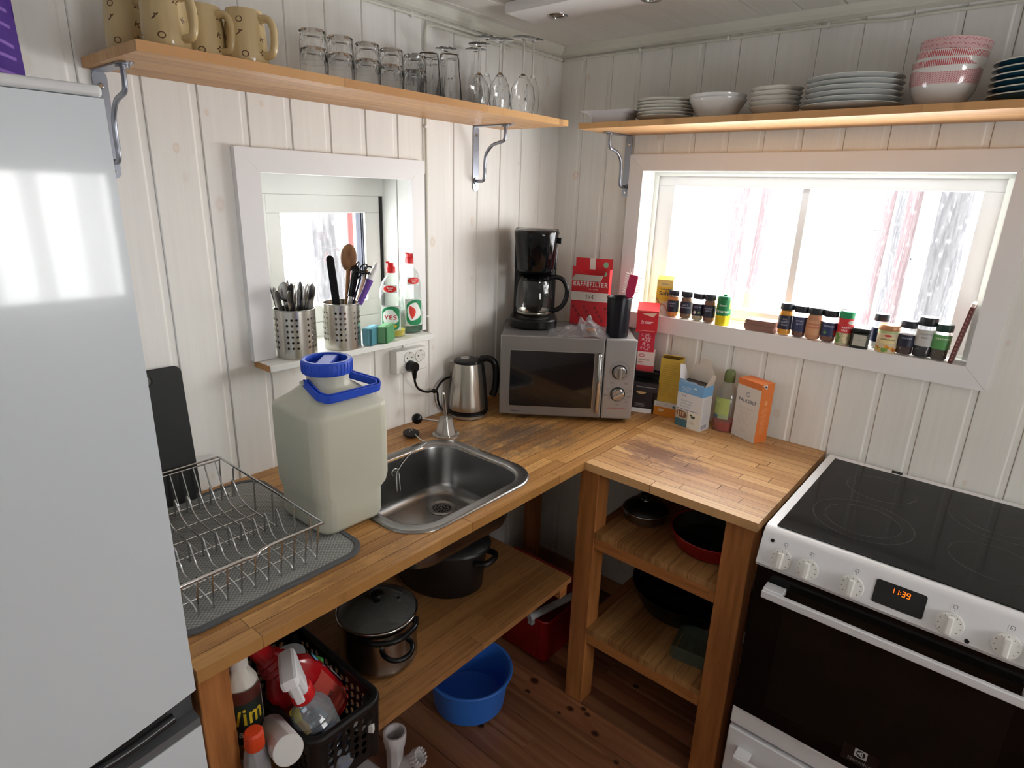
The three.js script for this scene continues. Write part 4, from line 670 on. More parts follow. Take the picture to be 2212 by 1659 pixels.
// ------------------------------------------------------------------ microwave and what stands on it
{
  const TH = Math.atan2(0.613, 0.79);                // front normal (.613, 0, .79)
  const t = thing('microwave', 'grey steel microwave oven set across the corner', 'microwave', [0.3555, HC, 0.3665], TH);
  const W = 0.452, D = 0.285, y0 = 0.014, y1 = 0.292, silver = std(col(150, 148, 148), 0.36, 0.75), silverD = std(col(128, 127, 128), 0.4, 0.6);
  part('body', span(-W / 2 + 0.002, W / 2 - 0.002, y0, y1 - 0.002, -D, -0.022, 0.004), silverD, t);
  const door = part('door', span(-W / 2, W / 2 - 0.105, y0, y1, -0.021, 0, 0.005), silver, t);
  part('door_window', span(-W / 2 + 0.034, W / 2 - 0.138, y0 + 0.034, y1 - 0.05, -0.002, 0.0012, 0.0006), phys(col(13, 14, 18), 0.1, { clearcoat: 0.3 }), door, 'black glass door window');
  part('window_frame', merge([span(-W / 2 + 0.0325, -W / 2 + 0.034, y0 + 0.033, y1 - 0.049, 0, 0.0018), span(-W / 2 + 0.0325, W / 2 - 0.137, y1 - 0.05, y1 - 0.0485, 0, 0.0018), span(-W / 2 + 0.0325, W / 2 - 0.137, y0 + 0.0325, y0 + 0.034, 0, 0.0018), span(W / 2 - 0.138, W / 2 - 0.1365, y0 + 0.033, y1 - 0.049, 0, 0.0018)]), M.steel, door);
  part('door_handle', merge([tube([[W / 2 - 0.12, y1 - 0.055, 0.002], [W / 2 - 0.12, y1 - 0.06, 0.014], [W / 2 - 0.12, (y0 + y1) / 2, 0.024], [W / 2 - 0.12, y0 + 0.036, 0.014], [W / 2 - 0.12, y0 + 0.03, 0.002]], 0.0072, 40, 12)]), M.chrome, door);
  const tName = canvasTex(256, 48, (g, w, h) => { g.fillStyle = '#8b8988'; g.fillRect(0, 0, w, h); g.fillStyle = '#26262a'; g.font = 'bold 40px sans-serif'; g.textAlign = 'center'; g.fillText('SEVERIN', 128, 39); });
  part('name_plate', new THREE.PlaneGeometry(0.042, 0.0075).translate(-W / 2 + 0.055, y0 + 0.014, 0.0004), std(0xffffff, 0.4, 0.3, { map: tName }), door, 'small dark maker name');
  const pc = W / 2 - 0.0515, tPanel = canvasTex(384, 1024, (g, w, h) => {
    g.fillStyle = '#a3a2a3'; g.fillRect(0, 0, w, h); g.fillStyle = '#55565a'; g.strokeStyle = '#55565a';
    for (const [cy, n] of [[400, 40], [690, 12]]) { for (let i = 0; i < n; i++) { const a = -2.2 + i / (n - 1) * 4.4 - PI / 2 + (n > 20 ? 0.5 : 0); g.lineWidth = 3; g.beginPath(); g.moveTo(192 + Math.cos(a) * 112, cy + Math.sin(a) * 112); g.lineTo(192 + Math.cos(a) * 128, cy + Math.sin(a) * 128); g.stroke(); } }
    g.font = '26px sans-serif'; g.textAlign = 'center'; for (const [x, y, s] of [[70, 250, '▤'], [320, 250, '◷'], [110, 560, '100%'], [280, 565, '70%'], [50, 640, 'max'], [330, 650, 'Combi'], [40, 720, 'grill'], [335, 730, '50%'], [300, 800, '20%'], [90, 840, '✻'], [192, 840, 'min']]) g.fillText(s, x, y);
    g.fillStyle = '#b04a48'; g.font = 'bold 24px sans-serif'; g.fillText('MICROWAVE & GRILL', 192, 890);
  });
  const panel = part('control_panel', planarUV(span(W / 2 - 0.103, W / 2, y0, y1, -0.021, 0, 0.005), 0, 1, W / 2 - 0.103, W / 2, y0, y1), std(0xffffff, 0.36, 0.6, { map: tPanel }), t);
  for (const [y, a] of [[y0 + 0.167, 0.0], [y0 + 0.0895, -1.05]]) {
    const k = part('knob', lathe([[0.0, 0.016], [0.018, 0.0155], [0.021, 0.012], [0.0225, 0.001], [0, 0.001]], 36).rotateX(PI / 2).translate(pc, y, 0), std(col(176, 176, 178), 0.25, 0.9), panel);
    part('knob_ring', new THREE.TorusGeometry(0.0238, 0.0014, 8, 40).translate(pc, y, 0.001), M.blackPlastic, k); part('knob_grip', box(0.009, 0.04, 0.01, 0, 0, 0.019, 0.003).rotateZ(a).translate(pc, y, 0), M.chrome, k);
  }
  for (const [x, z] of [[-W / 2 + 0.03, -0.05], [W / 2 - 0.03, -0.05], [-W / 2 + 0.03, -D + 0.04], [W / 2 - 0.03, -D + 0.04]]) part('foot', cyl(0.013, 0.015, 0.0145, x, 0, z, 16), M.blackPlastic, t);
}
const MT = HC + 0.2905;                              // microwave top
{
  const t = thing('coffee_maker', 'black drip coffee maker with glass jug on the microwave', 'coffee maker', [0.141, MT, 0.288], 0.66);
  part('base', ext(rrect(0.168, 0.2, 0.075), 0.034, 0.006).rotateX(-PI / 2), M.blackPlastic, t);
  part('tower', ext(rrect(0.15, 0.062, 0.022, 0, 0.062), 0.27, 0.004).rotateX(-PI / 2).translate(0, 0.03, 0), M.blackPlastic, t);
  part('filter_housing', merge([lathe([[0, 0.195], [0.06, 0.195], [0.064, 0.2], [0.076, 0.318], [0.076, 0.322], [0, 0.322]], 44).translate(0, 0, 0.018), box(0.15, 0.125, 0.06, 0, 0.259, -0.045, 0.006)]), M.blackGloss, t);
  const lid = part('lid', lathe([[0, 0.3365], [0.06, 0.336], [0.074, 0.332], [0.0775, 0.326], [0.0775, 0.321], [0, 0.321]], 44).translate(0, 0, 0.018), M.blackGloss, t); part('lid_dish', lathe([[0, 0.3375], [0.034, 0.3372], [0.036, 0.3362]], 32).translate(0, 0, 0.018), std(col(120, 122, 122), 0.3), lid);
  part('rear_lid', box(0.152, 0.012, 0.07, 0, 0.327, -0.058, 0.004), M.blackPlastic, t);
  part('latch', box(0.012, 0.02, 0.02, 0.079, 0.3, 0.03, 0.003), M.blackPlastic, t);
  part('hot_plate', cyl(0.058, 0.058, 0.003, 0, 0.034, 0.022, 36), std(col(60, 60, 60), 0.4, 0.5), t);
  const j = part('jug', lathe([[0, 0.039], [0.05, 0.039], [0.058, 0.046], [0.0635, 0.075], [0.0635, 0.11], [0.058, 0.15], [0.052, 0.165], [0.0535, 0.17]], 44).translate(0, 0, 0.022), M.thinGlass, t, 'glass coffee jug');
  part('jug_lid', lathe([[0.0, 0.184], [0.03, 0.183], [0.05, 0.177], [0.055, 0.17], [0.054, 0.164], [0.0, 0.166]], 40).translate(0, 0, 0.022), M.blackGloss, j); part('jug_band', lathe([[0.0515, 0.04], [0.06, 0.0475], [0.0617, 0.056], [0.0612, 0.0575], [0.059, 0.049]], 44).translate(0, 0, 0.022), std(col(150, 146, 136), 0.25, 1), j);
  const hl = part('jug_handle', merge([tube([[0.05, 0.172, 0.022], [0.075, 0.176, 0.022], [0.098, 0.166, 0.022], [0.112, 0.142, 0.022], [0.113, 0.11, 0.022], [0.102, 0.08, 0.022], [0.082, 0.062, 0.022], [0.062, 0.058, 0.022]], 0.0085, 44, 10), box(0.012, 0.115, 0.018, 0.064, 0.112, 0.022, 0.003)]), M.blackGloss, j); hl.rotation.y = 0;
}
const carton = (w, h, d, mats) => [new THREE.BoxGeometry(w, h, d).translate(0, h / 2, 0), mats];   // faces +x -x +y -y +z -z
{
  const red = std(col(206, 34, 42), 0.5), tF = canvasTex(512, 768, (g, w, h) => {
    g.fillStyle = '#cf2630'; g.fillRect(0, 0, w, h); g.fillStyle = '#ece4da'; g.fillRect(196, 0, 80, 130); g.fillRect(0, 380, w, 105); g.fillStyle = '#86b894'; g.beginPath(); g.arc(420, 70, 34, 0, 7); g.fill(); g.beginPath(); g.arc(450, 160, 26, 0, 7); g.fill();
    g.fillStyle = '#f2e8e2'; g.font = 'bold 78px sans-serif'; g.textAlign = 'center'; g.fillText('KAFFEFILTER', 256, 315); g.font = '22px sans-serif'; g.fillText('1x4 / 100 stk', 300, 352); g.fillStyle = '#50402e'; g.font = '70px serif'; g.fillText('1x4', 256, 458); g.fillStyle = '#8e1c24'; for (let i = 0; i < 14; i++) { g.beginPath(); g.ellipse(40 + i * 37, 560 + (i % 4) * 48, 24, 17, i, 0, 7); g.fill(); }
  });
  const t = thing('coffee_filter_box', 'opened red coffee filter box behind the coffee maker', 'box', [0.268, MT, 0.118], 0.36);
  const lower = new THREE.BoxGeometry(0.135, 0.165, 0.045).translate(0, 0.0825, 0);
  const front = shapeOf([[-0.0675, 0], [0.0675, 0], [0.0675, 0.2], [0.06, 0.215], [0.045, 0.173], [0.02, 0.165], [-0.03, 0.19], [-0.05, 0.205], [-0.0675, 0.21]]), fg = planarUV(ext(front, 0.0012).translate(0, 0, 0.0215), 0, 1, -0.0675, 0.0675, 0, 0.235);
  part('front_panel', fg, std(0xffffff, 0.5, 0, { map: tF }), t); part('back_panel', planarUV(box(0.135, 0.235, 0.0012, 0, 0.1175, -0.022), 0, 1, -0.0675, 0.0675, 0, 0.235), std(0xffffff, 0.5, 0, { map: tF }), t);
  part('side_panel', box(0.0012, 0.2, 0.043, -0.067, 0.1, 0), red, t); part('side_panel', box(0.0012, 0.2, 0.043, 0.067, 0.1, 0), red, t); part('bottom', box(0.134, 0.0012, 0.043, 0, 0.0006, 0), red, t);
  part('filter_bags', box(0.12, 0.15, 0.03, 0, 0.0765, 0, 0.004), std(col(196, 168, 128), 0.8), t, 'unbleached paper filters'); part('torn_flap', box(0.1, 0.0012, 0.05, 0, 0.19, 0.02).rotateX(0.3), std(col(120, 112, 104), 0.8), t);
}
{ // clear crumpled bag
  const g = new THREE.PlaneGeometry(0.21, 0.16, 40, 32).rotateX(-PI / 2), p = g.attributes.position;
  for (let i = 0; i < p.count; i++) { const x = p.getX(i), z = p.getZ(i), e = clamp(1.15 - Math.hypot(x / 0.1, z / 0.085), 0, 1), n = noise(x * 45 + 3, z * 45) * 0.5 + noise(x * 110, z * 110 + 9) * 0.22 + (x > 0.03 ? 0.55 * noise(x * 30, z * 34) : 0); p.setY(i, 0.002 + e * n * 0.08 * (x > 0 ? 1.35 : 0.6)); p.setX(i, x + (noise(x * 30, z * 30 + 5) - 0.5) * 0.012); }
  g.computeVertexNormals(); const s = g.clone(); const bag = thing('plastic_bag', 'crumpled clear plastic bag with bread bits on the microwave', 'bag', [0.335, MT, 0.285], 0.7);
  part('film', s, phys(col(236, 236, 240), 0.1, { transmission: 0.86, thickness: 0, ior: 1.45, side: THREE.DoubleSide }), bag);
  part('bread_piece', new THREE.IcosahedronGeometry(0.014, 1).scale(1.3, 0.6, 0.8).translate(0.045, 0.0095, -0.01), std(col(176, 112, 58), 0.8), bag, 'small brown bread bit');
}
{
  const t = thing('black_beaker', 'tall black plastic beaker on the microwave', 'beaker', [0.443, MT, 0.212]);
  part('cup', lathe([[0, 0.003], [0.0345, 0.003], [0.0365, 0.128], [0.0375, 0.131], [0.0425, 0.132], [0.043, 0.129], [0.0405, 0.127], [0.0365, 0], [0, 0]], 44), phys(col(15, 16, 24), 0.3, { specularIntensity: 0.5 }), t);
  const b = thing('bottle_brush', 'pink round dish brush with white bristles in the black beaker', 'brush', [0.452, MT + 0.006, 0.207]);
  part('handle', bar([0, 0, 0], [0, 0.13, 0], 0.006, 0.008), std(col(168, 24, 74), 0.4), b);
  part('head', ext(shapeOf([[-0.008, 0.125], [0.008, 0.125], [0.0145, 0.143], [0.0145, 0.198], [0.012, 0.2025], [-0.012, 0.2025], [-0.0145, 0.198], [-0.0145, 0.143]]), 0.011, 0.002).translate(0, 0, -0.0055), std(col(176, 26, 78), 0.38), b);
  const br = []; for (let r = 0; r < 9; r++) for (let k = 0; k < 9; k++) { const a = -0.3 + k / 8 * (PI + 0.6), y = 0.138 + r * 0.0078; br.push(bar([Math.cos(a) * 0.009, y, -Math.sin(a) * 0.004], [Math.cos(a) * 0.028, y + 0.005, -Math.sin(a) * 0.022], 0.0005, 0.0005, 4)); } for (let k = 0; k < 7; k++) br.push(bar([-0.009 + k * 0.003, 0.2, 0], [-0.02 + k * 0.0065, 0.222, 0], 0.0005, 0.0005, 4));
  const bm = part('bristles', merge(br), std(col(240, 240, 240), 0.5), b); bm.userData.kind = 'stuff'; b.rotation.set(0.02, 0.5, -0.16);
}

// ------------------------------------------------------------------ packets beside the microwave
{
  const plain = (r, g, b) => std(col(r, g, b), 0.55);
  const print = (w, h, draw) => std(0xffffff, 0.5, 0, { map: canvasTex(w, h, draw) });
  const lines = (g, x, y, w, n, gap, h = 4) => { for (let i = 0; i < n; i++) g.fillRect(x, y + i * gap, w * (0.7 + 0.3 * hash(i, n + x)), h); };
  const put = (name, label, w, h, d, mats, x, y, z, turn, group) => { const [g, m] = carton(w, h, d, mats); return one(name, label, 'box', g, m, [x, y, z], turn, group); };
  const dark = plain(34, 28, 34), white = plain(226, 224, 220);
  const fDark = print(256, 256, (g, w, h) => { g.fillStyle = '#1f1a22'; g.fillRect(0, 0, w, h); g.fillStyle = '#d9b27a'; g.beginPath(); g.ellipse(110, 0, 70, 44, 0, 0, 7); g.fill(); g.fillStyle = '#a9a2a8'; lines(g, 40, 150, 150, 3, 16); g.fillStyle = '#e8e6e6'; g.fillRect(0, 206, w, 50); });
  put('tea_box', 'dark tea box at the foot of the packet stack beside the microwave', 0.072, 0.083, 0.06, [dark, dark, dark, dark, fDark, dark], 0.492, HC, 0.072, 0.4);
  { // opened black box
    const t = thing('chocolate_box', 'opened black cardboard box lying on the dark tea box', 'box', [0.5, HC + 0.0835, 0.076], 0.3), k = plain(44, 42, 48);
    part('tray', span(-0.05, 0.05, 0, 0.034, -0.04, 0.04), k, t); const l = part('flap', box(0.098, 0.0015, 0.05, 0, 0, 0.025).rotateX(-0.5).translate(0, 0.0505, -0.005), k, t); part('print_line', box(0.07, 0.0026, 0.0006, 0.01, 0.018, 0.0403), plain(150, 148, 150), t); part('side_flap', box(0.0015, 0.03, 0.034, 0, 0.015, 0).rotateZ(-0.6).translate(0.0515, 0.034, 0.0), k, t);
    part('back_wall', span(-0.05, 0.05, 0.034, 0.062, -0.04, -0.0385), k, t);
  }
  const fRw = print(256, 256, (g, w, h) => { g.fillStyle = '#e5cfc8'; g.fillRect(0, 0, w, h); g.fillStyle = '#d5434a'; g.fillRect(0, 170, w, 86); g.strokeStyle = '#c8434a'; g.lineWidth = 8; g.beginPath(); g.ellipse(64, 46, 40, 16, 0, 0, 7); g.stroke(); g.fillStyle = '#8a5a50'; g.font = 'bold 26px sans-serif'; g.fillText('BAKEPULVER', 24, 110); g.fillStyle = '#c8434a'; g.fillRect(24, 126, 70, 12); });
  const rw = plain(228, 214, 208); put('baking_powder_box', 'white and red packet in the stack beside the microwave', 0.06, 0.074, 0.046, [rw, rw, rw, rw, fRw, rw], 0.485, HC + 0.1465, 0.064, 0.42);
  const fPat = print(256, 256, (g, w, h) => { g.fillStyle = '#c8213c'; g.fillRect(0, 0, w, h); const r = rng(8); g.strokeStyle = '#f2dce0'; g.lineWidth = 4; for (let i = 0; i < 60; i++) { const x = 128 + (r() - 0.5) * 130 * (0.4 + r()), y = 20 + r() * 216; g.beginPath(); g.arc(x, y, 5 + r() * 7, r() * 6, r() * 6 + 4); g.stroke(); } });
  const rp = plain(196, 34, 58); put('tea_box', 'crimson packet with white lace pattern between two red packets', 0.056, 0.069, 0.045, [rp, rp, rp, rp, fPat, rp], 0.481, HC + 0.2207, 0.066, 0.44);
  { // red tea box with raised lid
    const t = thing('tea_box', 'bright red tea box with glossy tilted lid topping the packet stack', 'box', [0.478, HC + 0.290, 0.068], 0.44), rm = phys(col(206, 26, 40), 0.3), f = print(256, 256, (g, w, h) => { g.fillStyle = '#ce1d2c'; g.fillRect(0, 0, w, h); g.fillStyle = '#f4d8d8'; g.font = '54px serif'; g.fillText('b', 58, 150); lines(g, 96, 122, 110, 2, 16, 8); g.fillRect(30, 232, 200, 3); g.fillStyle = '#efc9b4'; g.beginPath(); g.moveTo(60, 30); g.lineTo(240, 14); g.lineTo(196, 66); g.closePath(); g.fill(); });
    t.scale.set(0.88, 1, 0.88); part('carton', new THREE.BoxGeometry(0.082, 0.075, 0.062).translate(0, 0.0375, 0), [rm, rm, rm, rm, f, rm], t); part('lid', box(0.083, 0.0016, 0.066, 0, 0, 0).rotateX(0.32).translate(0, 0.0865, -0.001), rm, t); part('lid_side', prism([[-0.031, 0.0755], [0.031, 0.0755], [-0.031, 0.096]], 'x', 0.0395, 0.041), rm, t); part('lid_side', prism([[-0.031, 0.0755], [0.031, 0.0755], [-0.031, 0.096]], 'x', -0.041, -0.0395), rm, t);
  }
  const or = plain(222, 132, 40), fOr = print(320, 256, (g, w, h) => { g.fillStyle = '#de8a2c'; g.fillRect(0, 0, w, h); g.fillStyle = '#e2e0de'; g.fillRect(0, 0, w, 92); g.fillStyle = '#3e8a96'; g.beginPath(); g.arc(262, 60, 22, 0, 7); g.fill(); g.fillStyle = '#8a90a0'; g.font = '30px serif'; g.fillText('OJ', 140, 50); lines(g, 20, 50, 60, 2, 14); g.fillStyle = '#f0dcc0'; g.beginPath(); g.ellipse(96, 152, 38, 24, 0, 0, 7); g.fill(); });
  put('orange_box', 'low orange and white packet under the yellow box', 0.088, 0.052, 0.05, [or, or, white, or, fOr, or], 0.584, HC, 0.052, 0.14);
  { // yellow box standing on the orange one
    const t = thing('yellow_box', 'tall yellow cardboard box standing on the orange packet', 'box', [0.582, HC + 0.0525, 0.05], 0.2), y = plain(224, 190, 76), f = print(256, 512, (g, w, h) => { g.fillStyle = '#d8b548'; g.fillRect(0, 0, w, h); g.fillStyle = 'rgba(120,96,40,0.45)'; lines(g, 30, 80, 190, 16, 24); });
    part('carton', new THREE.BoxGeometry(0.072, 0.158, 0.045).translate(0, 0.079, 0), [y, y, y, y, f, y], t); part('top_flap', box(0.072, 0.0012, 0.047).rotateX(-0.22).translate(0, 0.1655, 0.0), y, t); part('torn_edge', box(0.06, 0.004, 0.002, 0, 0.1585, 0.0215), plain(60, 44, 22), t);
  }
  { // blue and white crushed tomato carton with torn top
    const t = thing('food_carton', 'blue and white food carton with torn open top', 'carton', [0.696, HC, 0.098], -0.15);
    const f = print(384, 640, (g, w, h) => { g.fillStyle = '#dcdde0'; g.fillRect(0, 0, w, h); g.fillStyle = '#79aee0'; g.fillRect(0, 0, w, 150); g.fillStyle = '#d6e4f0'; lines(g, 60, 60, 150, 4, 18); g.fillStyle = '#e8ecef'; g.fillRect(236, 44, 40, 20); g.fillStyle = '#6a8fc8'; g.font = 'bold 40px serif'; g.fillText('Tea', 64, 200); g.fillStyle = '#d04a58'; g.fillRect(118, 172, 16, 12); g.fillStyle = '#7f94b8'; g.font = '30px serif'; g.fillText('ØKOLOGISK', 60, 270); g.fillText('FLERKORNS', 60, 312); g.fillText('HVETEMEL', 60, 354); g.fillStyle = '#54618c'; g.fillRect(0, 380, 330, 8); g.fillStyle = '#b9ae98'; g.fillRect(0, 400, 190, 240); g.fillStyle = '#7a5a44'; g.beginPath(); g.ellipse(92, 460, 84, 50, 0.2, 0, 7); g.fill(); g.fillStyle = '#d8b48c'; for (let i = 0; i < 14; i++) { g.beginPath(); g.arc(40 + (i * 37) % 110, 432 + (i * 23) % 56, 9, 0, 7); g.fill(); } g.fillStyle = '#47707c'; g.fillRect(0, 530, 190, 110); g.fillStyle = '#e6e2d6'; g.fillRect(190, 400, 194, 240); g.fillStyle = '#2c4a3a'; for (let i = 0; i < 7; i++) { g.beginPath(); g.ellipse(262 + Math.cos(i) * 24, 456 + Math.sin(i * 1.3) * 16, 18, 8, i, 0, 7); g.fill(); } g.fillRect(259, 470, 6, 36); g.fillStyle = '#9a988e'; lines(g, 225, 530, 80, 3, 16); });
    const sd = print(256, 640, (g, w, h) => { g.fillStyle = '#d2d2d6'; g.fillRect(0, 0, w, h); g.fillStyle = '#72a8da'; g.fillRect(0, 0, w, 150); g.fillStyle = '#a8aab4'; lines(g, 40, 190, 130, 22, 16); g.fillStyle = '#4a5568'; for (let i = 0; i < 18; i++) g.fillRect(40 + i * 8, 560, 2 + (i * 7) % 5, 60); }), wh = plain(222, 220, 216), W = 0.096, D = 0.058, H = 0.155;
    part('carton', new THREE.BoxGeometry(W, H, D).translate(0, H / 2, 0), [sd, sd, plain(46, 38, 36), wh, f, wh], t);
    part('back_flap', ext(shapeOf([[-0.046, 0], [0.046, 0], [0.046, 0.03], [0.034, 0.055], [0.028, 0.078], [-0.006, 0.082], [-0.012, 0.06], [-0.03, 0.055], [-0.046, 0.034]]), 0.001).translate(0, H, -D / 2), plain(216, 204, 190), t, 'pale torn back flap');
    part('side_flap', ext(shapeOf([[-0.026, 0], [0.026, 0], [0.014, 0.05], [-0.012, 0.056]]), 0.001).rotateY(PI / 2).rotateZ(0.25).translate(-W / 2, H, 0), plain(212, 210, 212), t); part('side_flap', ext(shapeOf([[-0.026, 0], [0.026, 0], [0.016, 0.036], [-0.01, 0.046]]), 0.001).rotateY(PI / 2).rotateZ(-0.3).translate(W / 2, H, 0), plain(206, 196, 186), t);
    part('torn_front', ext(shapeOf([[-0.046, 0], [0.046, 0], [0.046, 0.006], [0.03, 0.003], [0.01, 0.009], [-0.012, 0.006], [-0.03, 0.013], [-0.046, 0.012]]), 0.001).translate(0, H - 0.001, D / 2 - 0.0012), plain(150, 186, 222), t);
  }
  { // squeeze bottle
    const t = thing('vinegar_bottle', 'clear plastic bottle with green cap and red liquid', 'bottle', [0.785, HC, 0.045], 0.3);
    part('bottle', lathe([[0, 0.001], [0.033, 0.001], [0.036, 0.006], [0.036, 0.11], [0.034, 0.128], [0.024, 0.15], [0.0155, 0.165], [0.0155, 0.172]], 36), phys(col(242, 245, 242), 0.1, { transmission: 0.9, thickness: 0 }), t);
    part('liquid', lathe([[0, 0.003], [0.033, 0.003], [0.0356, 0.008], [0.0356, 0.034], [0, 0.034]], 36), phys(col(196, 44, 36), 0.3, { transmission: 0.2, thickness: 0 }), t, 'red liquid');
    part('label_print', new THREE.CylinderGeometry(0.0364, 0.0364, 0.072, 20, 1, true, -1.15, 1.5).translate(0, 0.082, 0), print(192, 256, (g, w, h) => { g.fillStyle = '#a9bc6c'; g.fillRect(0, 0, w, h); g.fillStyle = '#c8d49a'; lines(g, 30, 130, 110, 4, 22); g.beginPath(); g.ellipse(46, 44, 26, 12, 0.5, 0, 7); g.fill(); g.fillStyle = '#9fb08a'; g.fillRect(0, 206, w, 50); g.fillStyle = '#5a6f86'; g.fillRect(0, 216, 70, 40); }), t);
    part('cap', lathe([[0, 0], [0.0175, 0], [0.018, 0.004], [0.017, 0.03], [0.013, 0.039], [0, 0.041]], 28).translate(0, 0.168, 0), std(col(104, 118, 72), 0.5), t, 'olive green cap');
  }
  { // orange salt carton
    const t = thing('salt_carton', 'orange and white salt carton standing by the wall', 'carton', [0.876, HC, 0.057], -0.38), o = plain(224, 122, 54), W = 0.094, H = 0.196, D = 0.056;
    const f = print(384, 800, (g, w, h) => { g.fillStyle = '#dcd7d2'; g.fillRect(0, 0, w, h); g.fillStyle = '#e07c38'; g.fillRect(0, 0, w, 84); g.strokeStyle = '#6a7890'; g.lineWidth = 8; g.beginPath(); g.arc(186, 190, 28, 0, 7); g.stroke(); g.fillStyle = '#4d5668'; g.font = 'bold 62px sans-serif'; g.textAlign = 'center'; g.fillText('FALKSALT', 186, 300); g.fillStyle = '#c4b8ae'; g.font = '44px serif'; g.fillText('FINKORNET', 196, 396); g.textAlign = 'left'; lines(g, 90, 430, 200, 3, 20); lines(g, 70, 500, 190, 5, 22); lines(g, 130, 680, 100, 2, 18); });
    const sd = print(256, 800, (g, w, h) => { g.fillStyle = '#df7a34'; g.fillRect(0, 0, w, h); g.fillStyle = '#eaa06c'; g.beginPath(); g.arc(128, 260, 34, 0, 7); g.fill(); lines(g, 70, 330, 110, 18, 20, 6); });
    part('carton', new THREE.BoxGeometry(W, H, D).translate(0, H / 2, 0), [sd, sd, o, o, f, f], t); part('spout', prism([[0.0, H - 0.003], [0.0, H - 0.02], [0.02, H - 0.003]].map(([a, b]) => [a + 0.006, b]), 'x', W / 2, W / 2 + 0.0012), std(col(232, 232, 234), 0.35), t); part('spout_hole', prism([[0.011, H - 0.005], [0.011, H - 0.013], [0.022, H - 0.005]], 'x', W / 2 + 0.0012, W / 2 + 0.0018), std(col(30, 34, 50), 0.4), t);
  }
}
